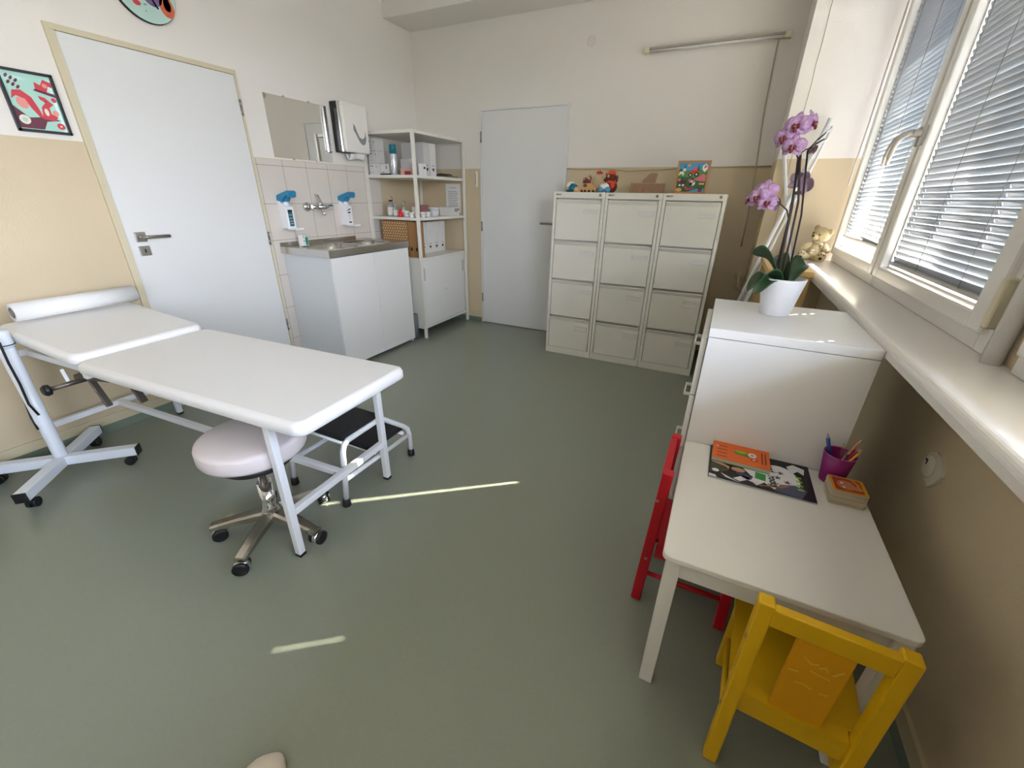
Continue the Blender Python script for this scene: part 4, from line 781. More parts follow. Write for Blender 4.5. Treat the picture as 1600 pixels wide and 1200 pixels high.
cv(OLV, [(0.005, 0.03), (0.04, 0.04), (0.06, 0.06), (0.045, 0.09), (0.005, 0.08)], 1); cv(SK, circ(0.085, 0.075, 0.02, 0.012), 2); cv(SK, [(0.005, 0.09), (0.05, 0.075), (0.058, 0.064), (0.06, 0.08), (0.02, 0.105)], 2); cv(CWH, circ(0.02, 0.042, 0.010, 0.009), 2)
cv(CWH, [(0.126, 0.045), (0.165, 0.04), (0.168, 0.09), (0.13, 0.093)], 3); cv(CGR, [(0.131, 0.05), (0.160, 0.046), (0.163, 0.084), (0.134, 0.088)], 4)
cv(BRN, [(0.14, 0.015), (0.20, 0.03), (0.225, 0.05), (0.215, 0.056), (0.19, 0.036), (0.14, 0.02)], 3)
for sx_, sy_, a_ in ((0.205, 0.115, 0), (0.195, 0.085, 1), (0.22, 0.07, 2)): cv(BKC, [(sx_ + (0.012 if i % 2 else 0.004) * math.cos(a_ + i * PI / 5), sy_ + (0.012 if i % 2 else 0.004) * math.sin(a_ + i * PI / 5)) for i in range(10)], 3)
for q in range(7): cv(LIM, [(0.244 + 0.012 * (q % 2), 0.118 - q * 0.011), (0.262 - 0.006 * (q % 2), 0.116 - q * 0.011), (0.260 - 0.006 * (q % 2), 0.110 - q * 0.011), (0.246 + 0.01 * (q % 2), 0.109 - q * 0.011)], 3)
m.build('cover', None, t)
text('cover_lettering', 'rocky', 0.034, plane_m((x0 + 0.168, y0 + 0.085, z + 0.0009), (0.12, -1, 0), (1, 0.12, 0)), BKC, t, off, 0.0001, bold=0.0012, sx=0.75)
text('cover_lettering', 'roooci', 0.030, plane_m((x0 + 0.165, y0 + 0.165, z + 0.0009), (0.12, -1, 0), (1, 0.12, 0)), BKC, t, off, 0.0001, bold=0.0010, sx=0.72)
t = thing('booklet', 'orange booklet lying on top of the magazine', 'booklet', (3.178, -2.535, 0.5075), math.radians(-1.5))
m = MB(); m.box((-0.083, -0.064, 0.0), (0.083, 0.064, 0.013), 0.001); m.build('pages', M('booklet_pages', (196, 192, 178), 0.6), t)
m = MB(); m.use(M('booklet_orange', (228, 104, 30), 0.35)); m.box((-0.0845, -0.065, 0.013), (0.0845, 0.065, 0.0145), 0.0005); m.use(CGR); m.box((-0.0845, -0.065, -0.0005), (0.0845, 0.065, 0.0012)); K = plane_m((0, 0, 0.0145), (1, 0, 0), (0, 1, 0)); m.use(CGR); m.prism([(-0.02, -0.01), (0.025, -0.018), (0.03, -0.004), (-0.015, 0.008)], 0.0003, K); m.use(LIM); m.prism(circ(0.0, 0.004, 0.016, 0.009), 0.0005, K); m.use(CWH); m.prism(circ(0.034, 0.0, 0.012, 0.014), 0.0006, K); m.use(RED); m.prism(circ(0.04, -0.026, 0.011, 0.007), 0.0005, K); m.use(CWH); m.prism(rrect(0.035, -0.03, 0.043, -0.022, 0.002), 0.0007, K); m.prism(rrect(-0.075, 0.012, -0.066, 0.017, 0.001), 0.0006, K)
m.use(M('booklet_brown', (140, 62, 20), 0.5))
for i in range(4):
    m.prism(rrect(-0.07 + 0.0, -0.05 + i * 0.022, -0.04, -0.046 + i * 0.022, 0.001), 0.0004, K)
for i in range(2): m.prism(rrect(0.06 + 0.01 * i, -0.04, 0.065 + 0.01 * i, 0.03, 0.001), 0.0004, K)
m.use(BKC); m.prism(rrect(0.030, -0.006, 0.0325, 0.006, 0.001), 0.0008, K); m.prism(rrect(0.035, -0.006, 0.0375, 0.006, 0.001), 0.0008, K); m.build('cover', None, t)
PURP = clear_mat('cup_purple', (150, 20, 120), 0.25)
PCX, PCY = 3.432, -2.533
t = thing('pencil_cup', 'purple tapered pencil cup by the wall end of the low table', 'cup', (PCX, PCY, 0.5)); m = MB(); m.skin([m.ring((0, 0, z), (0, 0, 1), r, 36) for r, z in ((0.028, 0.0), (0.030, 0.002), (0.041, 0.098))], False); f_ = m.bm.faces.new(m.ring((0, 0, 0.001), (0, 0, 1), 0.028, 36)); f_.material_index = 0; solid(m.build('body', PURP, t), 0.0015)
m = MB(); m.torus((0, 0, 0.098), 0.0412, 0.0017, n=40, k=8); m.build('rim', M('rim_purple', (170, 60, 150), 0.3), t)
def pencil(nm, label, mt, tip, base, top, r=0.0036, lead=None, tipm=None):
    b, q = Vector(base), Vector(top); d = (q - b).normalized(); o = MB(b); o.use(mt); o.cyl(b, q, r, n=8); o.use(tipm or M('pencil_wood', (218, 178, 130), 0.6)); o.cyl(q, q + d * 0.012, r, 0.0013, 8); o.use(lead or mt); o.cyl(q + d * 0.012, q + d * 0.016, 0.0013, 0.0004, 6); tag(o.build(nm), label, 'pen' if nm == 'pen' else 'pencil', None)
cb = Vector((PCX, PCY, 0.503))
pencil('pen', 'thick blue pen leaning left in the purple cup', M('pen_blue', (30, 60, 150), 0.35), None, cb + Vector((0.004, 0.014, 0.001)), cb + Vector((-0.038, 0.020, 0.128)), 0.0052, INK, M('pen_grey', (170, 170, 176), 0.3, 0.5))
for lb, c_, a, b2 in (('pink pencil leaning right, tallest in the purple cup', (214, 130, 120), (-0.016, -0.004, 0.001), (0.034, 0.012, 0.135)), ('red pencil in the purple cup beside the yellow one', (196, 30, 60), (-0.017, 0.006, 0.001), (0.037, 0.002, 0.112)), ('yellow pencil leaning out of the purple cup on its right', (220, 170, 60), (-0.012, -0.013, 0.001), (0.036, -0.012, 0.112)), ('short dark red pencil upright in the purple cup', (120, 20, 40), (0.012, 0.012, 0.001), (0.006, 0.020, 0.105)), ('dark pencil standing near the middle of the purple cup', (50, 30, 40), (0.0, -0.016, 0.001), (0.010, -0.022, 0.110)), ('crimson pencil behind the yellow pencil in the purple cup', (170, 40, 70), (0.016, 0.0, 0.001), (0.034, 0.022, 0.108))):
    pencil('pencil', lb, M('pencil_%d' % c_[0], c_, 0.4), None, cb + Vector(a), cb + Vector(b2))
CARD = M('card_edge', (190, 176, 150), 0.7); CARDT = M('card_top', (214, 150, 50), 0.4); CARDR = M('card_red', (168, 60, 30), 0.4); CARDP = M('card_pink', (206, 130, 100), 0.4)
for i in range(6):
    zz = 0.5 + i * 0.0076; dx, dy = random.uniform(-0.0022, 0.0022), random.uniform(-0.0022, 0.0022)
    o = MB((3.449 + dx, -2.618 + dy, zz)); K = plane_m((3.449 + dx, -2.618 + dy, zz), (1, 0.02, 0), (-0.02, 1, 0)); o.use(CARD); o.prism(rrect(-0.043, -0.041, 0.043, 0.041, 0.006), 0.0068, K)
    if i == 5:
        K2 = K @ Matrix.Translation((0, 0, 0.0068)); o.use(CARDT); o.prism(rrect(-0.042, -0.040, 0.042, 0.040, 0.006), 0.0004, K2); o.use(CARDR); o.prism(rrect(-0.034, -0.032, 0.034, 0.032, 0.004), 0.0006, K2); o.use(CARDP); o.prism(circ(-0.005, -0.002, 0.022, 0.024), 0.0008, K2); o.prism(circ(0.02, -0.01, 0.014, 0.01), 0.0009, K2); o.use(CARDT)
        o.prism([(0.012, 0.03), (0.022, 0.012), (0.024, -0.02), (0.029, -0.02), (0.029, 0.015), (0.018, 0.031)], 0.0010, K2); o.use(CWH); o.prism(circ(-0.014, 0.006, 0.004), 0.001, K2); o.prism(circ(-0.012, -0.014, 0.004), 0.001, K2)
    tag(o.build('picture_card'), 'topmost square card of the stack, with an orange-red picture' if i == 5 else 'thick square card inside the stack beside the purple cup', 'card', 'stacked picture cards')
# ================================================================ shoe at the bottom edge
t = thing('shoe', 'rounded cream shoe tip on the green floor at the bottom edge', 'shoe', (2.262, -3.775, 0), math.radians(6))
m = MB(); rings = []
for i in range(11):
    u = i / 10; y = 0.118 - 0.24 * u; wd = 0.050 * (1 - (1 - min(1, u / 0.30)) ** 2.6) ** 0.5 + 0.004; ht = 0.012 + 0.062 * (min(1, u / 0.6)) ** 0.75
    rings.append([m.bm.verts.new((wd * math.cos(a) * (1 if math.sin(a) > 0 else 1.0), y, max(0.0, 0.012 + (ht if math.sin(a) > 0 else 0.012) * math.sin(a)))) for a in (2 * PI * k / 18 for k in range(18))])
m.skin(rings, True); soft(m.build('upper', M('shoe_cream', (222, 212, 196), 0.5), t), 1)
# ================================================================ orchid
PX, PY, PZ = 3.203, -2.175, 0.916
t = thing('potted_orchid', 'pink-purple orchid in a white tapered pot on the drawer chest', 'orchid', (PX, PY, PZ)); off = t.location
m = MB(); m.lathe([(0.03, 0.001), (0.044, 0.0), (0.047, 0.003), (0.069, 0.118), (0.0705, 0.128), (0.066, 0.129), (0.062, 0.100), (0.002, 0.098)], (0, 0, 0), 48); m.build('pot', M('pot_white', (236, 238, 242), 0.3), t)
m = MB(); m.lathe([(0.0625, 0.098), (0.055, 0.107), (0.03, 0.110), (0.002, 0.111)], (0, 0, 0), 32); m.build('potting_bark', M('bark', (70, 58, 50), 0.9, bump=0.8, bscale=120), t)
LEAF = M('orchid_leaf', (46, 72, 44), 0.3, noise=0.12, nscale=20)
def leaf(base, ang, L, wd, rise, droop, roll=0.0):
    b = Vector(base); d = Vector((math.cos(ang), math.sin(ang), 0)); s_ = Vector((-d.y, d.x, 0)); m = MB()
    def fn(u, v):
        q = v * 2 - 1; wv = wd * (math.sin(PI * (0.08 + 0.92 * u) ** 0.8)) ** 0.7 if u < 0.995 else 0.0
        wv = wd * max(0.02, (1 - abs(2 * (0.12 + 0.88 * u) ** 1.25 - 1) ** 2.3)) ** 0.6
        zc = rise * math.sin(PI * 0.5 * min(1, u * 1.4)) - droop * u ** 2
        p = b + d * (L * u * (1 - 0.12 * u)) + Vector((0, 0, zc)) + s_ * (q * wv * math.cos(roll)) + Vector((0, 0, abs(q) ** 1.5 * wv * 0.35 + q * wv * math.sin(roll)))
        return p
    m.grid(fn, 16, 8); solid(m.build('leaf', LEAF, t), 0.0022)
leaf((-0.01, 0.0, 0.112), math.radians(158), 0.125, 0.034, 0.085, 0.0, 0.75)
leaf((-0.012, -0.012, 0.112), math.radians(212), 0.125, 0.040, 0.055, 0.085, 0.25)
leaf((-0.02, -0.02, 0.11), math.radians(232), 0.12, 0.028, 0.03, 0.06, -0.3)
leaf((0.012, 0.0, 0.112), math.radians(42), 0.070, 0.034, 0.060, 0.0, 0.6)
leaf((0.0, 0.012, 0.112), math.radians(120), 0.095, 0.030, 0.08, 0.01, -0.3)
STEM = M('orchid_stem', (52, 38, 30), 0.5); STK = M('stake_dark', (34, 24, 22), 0.5)
def W(u, v, y):  # helper: measured flower spots given as (x, y, z) in the room
    return Vector((u, y, v)) - Vector(off)
top = Vector((3.150, -2.12, 1.43)) - off
m = MB(); m.tube([(-0.022, -0.004, 0.10), (-0.026, 0.0, 0.22), (-0.032, 0.02, 0.36), (-0.050, 0.045, 0.50), tuple(top + Vector((-0.004, 0, 0))), tuple(top + Vector((-0.012, 0, 0.06)))], [0.0035, 0.0035, 0.0032, 0.003, 0.0028, 0.002], 8); m.build('flower_stem', STEM, t)
m = MB(); m.tube([(-0.008, 0.006, 0.10), (-0.012, 0.012, 0.25), (-0.018, 0.022, 0.37), (-0.042, 0.045, 0.49), tuple(top + Vector((0.008, 0.003, 0)))], 0.0034, 8); m.build('flower_stem', STEM, t)
m = MB(); m.tube([(0.012, 0.0, 0.10), (0.002, 0.03, 0.33), (-0.028, 0.052, 0.52)], 0.0028, 8); m.build('stake', STK, t)
m = MB(); m.tube([(-0.030, -0.008, 0.10), (-0.034, 0.01, 0.33), (-0.046, 0.045, 0.51)], 0.0028, 8); m.build('stake', STK, t)
c = MB(); c.box((-0.040, 0.02, 0.392), (-0.016, 0.034, 0.402), 0.003); c.build('stem_clip', STK, t)
m = MB(); m.tube([(-0.030, 0.014, 0.31), (-0.045, 0.012, 0.345), (-0.075, 0.01, 0.368), (-0.11, 0.02, 0.385), (-0.14, 0.03, 0.40)], [0.0024, 0.0024, 0.002, 0.002, 0.0016], 8); m.build('side_stem', STEM, t)
m = MB(); m.tube([tuple(top + Vector((0.006, 0, 0.0))), tuple(top + Vector((0.02, 0.0, 0.012))), tuple(top + Vector((0.042, 0.0, 0.014)))], 0.0018, 7); m.build('side_stem', STEM, t)
PET = thin_mat('orchid_petal', (204, 166, 204), 0.25, 0.5); PETB = thin_mat('orchid_petal_back', (196, 168, 186), 0.35, 0.5)
def veins(m):
    # magenta veins and throat are the petal's own colour pattern
    n = m.node_tree; b = n.nodes['Principled BSDF']; tcn = n.nodes.new('ShaderNodeTexCoord'); nz = n.nodes.new('ShaderNodeTexNoise'); nz.inputs['Scale'].default_value = 120; nz.inputs['Detail'].default_value = 3
    n.links.new(tcn.outputs['Object'], nz.inputs['Vector']); r_ = n.nodes.new('ShaderNodeValToRGB'); r_.color_ramp.elements[0].position = 0.42; r_.color_ramp.elements[0].color = srgb((192, 142, 192)); r_.color_ramp.elements[1].position = 0.62; r_.color_ramp.elements[1].color = srgb((222, 194, 222)); n.links.new(nz.outputs['Fac'], r_.inputs[0]); n.links.new(r_.outputs[0], b.inputs['Base Color'])
veins(PET)
LIP = M('orchid_lip', (110, 22, 44), 0.4); LIPY = M('orchid_lip_gold', (196, 140, 70), 0.45)
def flower(p, face, scale=1.0, mat=None, roll=0.0, bud=False):
    f = Vector(face).normalized(); u = Vector((0, 0, 1)); x = u.cross(f).normalized(); y = f.cross(x).normalized()
    R = Matrix((x, y, f)).transposed().to_4x4() @ Matrix.Rotation(roll, 4, 'Z'); R.translation = Vector(p) - off
    m = MB(); S = scale
    def petal(a, L, wd, lift, cup):
        d = Vector((math.cos(a), math.sin(a), 0)); s_ = Vector((-d.y, d.x, 0))
        def fn(uu, v):
            q = 2 * v - 1; wv = wd * max(0.03, 1 - abs(2 * (0.10 + 0.90 * uu) ** 1.05 - 1) ** 2.2) ** 0.6
            return R @ ((d * L * uu + s_ * q * wv + Vector((0, 0, lift * math.sin(PI * uu) - 0.010 * uu * uu + cup * q * q * wv))) * S)
        m.grid(fn, 8, 6)
    petal(math.radians(90), 0.038, 0.0125, 0.004, -0.35); petal(math.radians(222), 0.038, 0.011, 0.002, 0.35); petal(math.radians(318), 0.038, 0.011, 0.002, 0.35)
    petal(math.radians(14), 0.040, 0.0205, 0.009, -0.3); petal(math.radians(166), 0.040, 0.0205, 0.009, -0.3)
    o = solid(m.build('flower', mat or PET, t), 0.0007)
    l = MB(); l.use(LIP)
    for sg in (-1, 1): l.ball(R @ (Vector((sg * 0.007, -0.004, 0.008)) * S), (0.0045 * S, 0.008 * S, 0.006 * S), 10, 8, R.to_3x3())
    l.ball(R @ (Vector((0, -0.014, 0.011)) * S), (0.006 * S, 0.009 * S, 0.004 * S), 10, 8, R.to_3x3()); l.use(LIPY); l.ball(R @ (Vector((0, -0.006, 0.012)) * S), (0.004 * S, 0.004 * S, 0.003 * S), 8, 6)
    l.use(mat or PET); l.ball(R @ (Vector((0, 0.003, 0.008)) * S), (0.0045 * S, 0.0045 * S, 0.008 * S), 10, 8, R.to_3x3()); l.build('lip', None, o)
    return o
FC = Vector((-0.12, -1, 0.02))
flower((3.126, -2.13, 1.510), (-0.35, -1, 0.05), 1.0)
flower((3.098, -2.115, 1.478), (-0.6, -1, -0.1), 0.9, roll=0.15)
flower((3.130, -2.14, 1.450), (-0.3, -1, 0.0), 0.95, roll=-0.05)
flower((3.168, -2.11, 1.518), (0.9, -0.6, 0.05), 0.95, roll=0.25)
flower((3.186, -2.10, 1.345), (0.5, 1, 0.25), 1.05, PETB, roll=0.5)
flower((3.190, -2.12, 1.440), (0.8, 0.6, -0.2), 0.5, PETB)
flower((3.082, -2.145, 1.318), (-0.35, -1, 0.12), 1.0)
flower((3.064, -2.15, 1.300), (-0.75, -1, 0.1), 0.95, roll=0.2)
flower((3.095, -2.165, 1.283), (-0.1, -1, 0.25), 0.85)
flower((3.042, -2.12, 1.293), (-1, -0.35, 0.0), 0.85)
flower((3.112, -2.11, 1.280), (0.4, 1, 0.1), 0.8, PETB)
for p, q in (((3.176, -2.11, 1.437), (3.196, -2.108, 1.472)), ((3.196, -2.108, 1.47), (3.215, -2.10, 1.49)), ((3.19, -2.112, 1.455), (3.214, -2.104, 1.472)), ):
    b = MB(); b.tube([Vector(p) - off, Vector(q) - off], [0.003, 0.0015], 7); b.build('bud', STEM, t)

# ================================================================ teddy bear on the sill
FUR = M('bear_fur', (214, 194, 152), 1.0, bump=1.0, bscale=300, spec=0.1); FURL = M('bear_pad', (224, 208, 170), 1.0, bump=0.7, bscale=300, spec=0.1); BRD = M('bear_dark', (46, 30, 22), 0.5)
t = thing('teddy_bear', 'cream teddy bear sitting on the sill in the window corner', 'teddy bear', (3.532, -0.535, 0.937), math.radians(-22))
m = MB(); m.ball((0, 0, 0.055), (0.046, 0.042, 0.056)); m.ball((0, 0.002, 0.10), (0.034, 0.032, 0.03)); m.build('body', FUR, t)
hd = Vector((0.008, -0.008, 0.158)); Rt = Euler((0.05, 0.22, -0.35)).to_matrix()
m = MB(); m.ball(hd, (0.054, 0.046, 0.046), 24, 16, Rt); h_ = m.build('head', FUR, t)
m = MB(); m.ball(hd + Rt @ Vector((-0.006, -0.040, -0.012)), (0.023, 0.020, 0.018), 18, 12, Rt); m.build('muzzle', FURL, h_)
m = MB(); m.ball(hd + Rt @ Vector((-0.008, -0.060, -0.004)), (0.0075, 0.005, 0.0065), 12, 8); m.tube([hd + Rt @ Vector((-0.008, -0.0605, -0.010)), hd + Rt @ Vector((-0.008, -0.0575, -0.022))], 0.0012, 6); m.build('nose', BRD, h_)
for sx_ in (-0.025, 0.017): MB().ball(hd + Rt @ Vector((sx_, -0.0425, 0.008)), (0.005, 0.004, 0.004), 10, 8).build('eye', BRD, h_)
for sx_ in (-1, 1):
    MB().ball(hd + Rt @ Vector((sx_ * 0.044, 0.004, 0.030)), (0.019, 0.011, 0.019), 16, 10, Rt).build('ear', FUR, h_)
    m = MB(); m.tube([(sx_ * 0.028, -0.006, 0.103), (sx_ * 0.05, -0.022, 0.088), (sx_ * 0.068, -0.034, 0.070)], [0.018, 0.019, 0.016], 14); m.ball((sx_ * 0.070, -0.035, 0.069), 0.0165, 14, 10); m.build('arm', FUR, t)
    m = MB(); m.tube([(sx_ * 0.024, -0.008, 0.026), (sx_ * 0.042, -0.035, 0.025), (sx_ * 0.054, -0.058, 0.027)], [0.024, 0.024, 0.023], 14); m.ball((sx_ * 0.055, -0.062, 0.031), (0.026, 0.016, 0.031), 16, 12); l_ = m.build('leg', FUR, t)
    p = MB(); p.ball((sx_ * 0.055, -0.0775, 0.022), (0.010, 0.003, 0.0085), 12, 8)
    for dx, dz in ((-0.014, 0.042), (0.0, 0.048), (0.014, 0.043)): p.ball((sx_ * 0.055 + dx, -0.0755, dz), (0.0042, 0.0028, 0.0042), 10, 6)
    p.build('paw_pads', BRD, l_)
m = MB(); m.torus((0, -0.002, 0.118), 0.030, 0.0045, (0.1, -0.1, 1), 24, 8)
m.ball((0.026, -0.036, 0.108), (0.013, 0.005, 0.008), 12, 8); m.ball((0.034, -0.032, 0.092), (0.008, 0.004, 0.015), 12, 8); m.build('ribbon', M('ribbon_gold', (206, 190, 160), 0.4), t)
m = MB(); m.ball((-0.008, -0.041, 0.066), (0.013, 0.004, 0.006), 12, 8); m.ball((-0.012, -0.041, 0.050), (0.010, 0.004, 0.005), 12, 8); m.build('tummy_label', M('label_cream', (240, 232, 214), 0.6), t)

# ================================================================ wooden stand, white tube rack in the corner
t = thing('wooden_stand', 'light wooden stand beside the sill behind the orchid', 'stand', (3.34, -0.92, 0)); off = t.location
m = MB(off); m.box((3.232, -1.23, 0.922), (3.449, -0.965, 0.951), 0.003); m.box((3.232, -0.957, 0.922), (3.449, -0.612, 0.951), 0.003); m.build('top_boards', WOOD, t)
for x in (3.242, 3.405):
    for y in (-1.22, -0.66): MB(off).box((x, y, 0), (x + 0.036, y + 0.036, 0.922), 0.003).build('leg', WOOD, t)
m = MB(off); m.box((3.244, -1.21, 0.872), (3.441, -1.195, 0.922), 0.001); m.box((3.244, -0.648, 0.872), (3.441, -0.633, 0.922), 0.001); m.box((3.248, -1.19, 0.3), (3.26, -0.65, 0.34), 0.001); m.box((3.42, -1.19, 0.3), (3.432, -0.65, 0.34), 0.001); m.build('rails', WOOD, t)
t = thing('folded_rack', 'folded white tube rack leaning against the wall pier behind the orchid', 'rack', (3.15, -0.50, 0)); off = t.location
def rod(a, b, r, nm='rod'): m = MB(off); m.tube([a, b], r, 14); return m.build(nm, TUBE, t)
rod((3.413, -0.50, 1.737), (3.034, -0.53, 0.02), 0.012)
rod((3.437, -0.475, 1.70), (3.075, -0.505, 0.02), 0.008)
rod((3.205, -0.455, 1.62), (3.40, -0.50, 0.955), 0.011)
rod((3.40, -0.50, 0.957), (3.41, -0.50, 0.02), 0.011)
rod((3.30, -0.53, 0.80), (3.13, -0.56, 0.02), 0.010); rod((3.34, -0.55, 0.80), (3.19, -0.56, 0.02), 0.010); rod((3.25, -0.52, 0.80), (3.10, -0.55, 0.02), 0.014)
rod((3.05, -0.54, 0.06), (3.415, -0.53, 0.06), 0.009, 'cross_bar'); rod((3.17, -0.515, 0.70), (3.39, -0.515, 0.70), 0.009, 'cross_bar')
m = MB(off); m.tube([(3.395, -0.49, 1.655), (3.43, -0.52, 1.68)], 0.006, 8); m.tube([(3.385, -0.49, 1.61), (3.425, -0.53, 1.625)], 0.006, 8); m.build('hooks', TUBE, t)

# ================================================================ things on the filing cabinets (top at z = 1.321)
ZC = 1.321
TAN = M('toy_tan', (200, 158, 104), 0.6, noise=0.1, nscale=30); FLESH = M('toy_flesh', (222, 176, 138), 0.6); TEAL = M('toy_teal', (0, 110, 124), 0.5); BRWN = M('toy_brown', (112, 52, 30), 0.9, bump=0.6, bscale=350); ORG = M('toy_orange', (216, 86, 40), 0.7); MAR = M('toy_maroon', (120, 34, 38), 0.6); BEI = M('toy_beige', (206, 186, 146), 0.9, bump=0.5, bscale=300); LBL = M('toy_blue', (84, 150, 186), 0.35); WHT = M('toy_white', (232, 230, 224), 0.5)
t = thing('toy_ball', 'white round toy disc behind the teal doll on the first cabinet', 'toy', (1.765, -0.30, ZC)); MB().ball((0, 0, 0.041), (0.042, 0.022, 0.041), 24, 16).build('body', WHT, t)
t = thing('doll', 'little doll with a teal cap lying on the first cabinet', 'doll', (1.81, -0.37, ZC))
MB().ball((0.022, 0, 0.021), (0.022, 0.020, 0.021)).build('head', FLESH, t)
m = MB(); m.ball((-0.012, 0, 0.030), (0.030, 0.024, 0.029)); m.tube([(-0.02, -0.002, 0.048), (0.01, -0.006, 0.052), (0.035, -0.006, 0.045)], [0.016, 0.012, 0.004], 12); m.build('cap', TEAL, t)
m = MB(); m.ball((-0.038, 0, 0.010), (0.022, 0.02, 0.010)); m.build('body', M('toy_teal_dark', (10, 70, 76), 0.6), t)
t = thing('wooden_toy', 'tan wooden hedgehog-shaped toy at the centre of the soft toys', 'toy', (1.93, -0.36, ZC))
m = MB(); m.prism([(-0.085, 0.004), (0.062, 0.004), (0.072, 0.03), (0.03, 0.066), (-0.03, 0.066), (-0.045, 0.045), (-0.085, 0.03)], 0.04, plane_m((0, 0.02, 0), (1, 0, 0), (0, 0, 1))); m.build('body', TAN, t)
for x in (-0.048, -0.02, 0.012, 0.045): MB().cyl((x, 0.021, 0.010), (x, -0.024, 0.010), 0.010, n=14).build('wheel', M('wheel_brown', (70, 30, 20), 0.5), t)
m = MB(); m.ball((-0.022, -0.014, 0.05), (0.018, 0.012, 0.016), 14, 10); m.build('patch', M('toy_dark_tan', (120, 84, 50), 0.6), t)
t = thing('toy_figure', 'small maroon toy figure perched on the wooden hedgehog', 'toy', (1.915, -0.36, ZC + 0.066)); m = MB(); m.box((-0.033, -0.016, 0.0), (0.028, 0.016, 0.016), 0.005); m.ball((-0.018, 0, 0.026), (0.016, 0.014, 0.015)); m.build('body', MAR, t); m = MB(); m.torus((0.014, 0, 0.035), 0.016, 0.0055, (0, 1, 0), 18, 8, 1.5 * PI); m.build('tail', M('toy_rust', (140, 60, 44), 0.6), t); MB().ball((-0.02, -0.012, 0.028), (0.007, 0.004, 0.007), 10, 8).build('face', FLESH, t)
t = thing('plush_toy', 'round beige plush toy with a red bow on top', 'soft toy', (1.990, -0.27, ZC)); m = MB(); m.ball((0, 0, 0.055), (0.058, 0.034, 0.056), 24, 16); m.ball((-0.005, 0, 0.10), (0.034, 0.026, 0.034), 20, 12); m.build('body', BEI, t); m = MB()
m.ball((-0.018, -0.008, 0.146), (0.012, 0.006, 0.010)); m.ball((0.0, -0.008, 0.152), (0.006, 0.006, 0.012)); m.ball((0.012, -0.008, 0.144), (0.012, 0.006, 0.008)); m.tube([(-0.004, -0.004, 0.125), (-0.004, -0.006, 0.146)], 0.004, 8); m.build('bow', M('toy_red', (200, 24, 30), 0.5), t); MB().ball((0.044, -0.016, 0.055), (0.015, 0.012, 0.018)).build('paw', FLESH, t)
t = thing('plush_dog', 'brown plush dog with orange cap and scarf on the cabinets', 'soft toy', (2.097, -0.33, ZC))
m = MB(); m.ball((0.01, 0, 0.045), (0.044, 0.034, 0.046)); m.build('body', BRWN, t); m = MB(); m.ball((0, -0.008, 0.108), (0.040, 0.034, 0.036)); m.tube([(-0.022, -0.02, 0.098), (-0.036, -0.036, 0.088)], [0.02, 0.014], 12); hd_ = m.build('head', BRWN, t)
MB().ball((-0.012, -0.040, 0.116), (0.008, 0.004, 0.009), 10, 8).build('eye', WHT, hd_); MB().ball((-0.012, -0.044, 0.115), (0.004, 0.002, 0.004), 8, 6).build('pupil', BLACK, hd_)
m = MB(); m.torus((-0.042, 0, 0.112), 0.020, 0.009, (0, 1, 0), 18, 10, 1.2 * PI); m.build('ear', BRWN, hd_); m = MB(); m.ball((0.045, 0.0, 0.10), (0.010, 0.012, 0.028)); m.build('ear', BRWN, hd_)
m = MB(); m.ball((0.004, -0.004, 0.138), (0.036, 0.032, 0.020)); m.ball((-0.022, -0.022, 0.132), (0.022, 0.018, 0.007)); m.build('cap', ORG, hd_); m = MB(); m.torus((0.006, 0, 0.076), 0.030, 0.012, (0.2, 0, 1), 22, 10); m.ball((0.022, -0.030, 0.055), (0.018, 0.010, 0.024)); m.build('scarf', M('toy_vermilion', (214, 72, 44), 0.7), t)
t = thing('snow_figure', 'white-topped toy with two round blue halves before the plush dog', 'toy', (2.075, -0.42, ZC)); m = MB(); m.ball((0, 0, 0.043), (0.036, 0.024, 0.024)); m.build('body', WHT, t)
for x in (-0.024, 0.024): MB().ball((x, -0.006, 0.022), (0.025, 0.022, 0.0225)).build('blue_ball', LBL, t)
t = thing('tissue_box', 'brown patterned tissue box with a raised flap on the middle cabinet', 'tissue box', (2.387, -0.35, ZC)); m = MB(); m.box((-0.116, -0.058, 0.0), (0.116, 0.058, 0.068), 0.002); m.build('carton', M('tissue_brown', (150, 116, 88), 0.7, noise=0.35, nscale=60), t)
m = MB(); m.prism([(-0.042, 0.066), (0.052, 0.066), (0.064, 0.136), (0.022, 0.138), (-0.006, 0.128)], 0.003, plane_m((0, 0.0, 0), (1, 0, 0), (0, 0, 1))); m.prism([(-0.05, 0.066), (-0.03, 0.10), (0.015, 0.122), (0.0, 0.066)], 0.003, plane_m((0, -0.012, 0), (1, 0, 0), (0, 0, 1))); m.build('flap', M('flap_brown', (160, 128, 102), 0.7), t); MB().box((-0.046, -0.02, 0.066), (0.05, 0.012, 0.070), 0.002).build('tissue', PAPER, t)
# wooden farm puzzle
t = thing('wooden_puzzle', 'framed wooden farm puzzle with a red tractor on the third cabinet', 'puzzle', (2.687, -0.35, ZC)); t.rotation_euler = (math.radians(-10), 0, 0)
m = MB(); Wp, Hp = 0.224, 0.222
for a, b in (((-Wp / 2, -0.006, 0), (Wp / 2, 0.008, 0.014)), ((-Wp / 2, -0.006, Hp - 0.014), (Wp / 2, 0.008, Hp)), ((-Wp / 2, -0.006, 0.012), (-Wp / 2 + 0.014, 0.008, Hp - 0.012)), ((Wp / 2 - 0.014, -0.006, 0.012), (Wp / 2, 0.008, Hp - 0.012))): m.box(a, b, 0.002)
m.build('frame', M('puzzle_wood', (186, 132, 84), 0.5, noise=0.1, nscale=20), t)
m = MB(); m.use(M('puz_blue', (70, 152, 196), 0.4)); m.box((-Wp / 2 + 0.012, -0.001, 0.012), (Wp / 2 - 0.012, 0.006, Hp - 0.012)); K = plane_m((0, -0.001, 0), (1, 0, 0), (0, 0, 1))
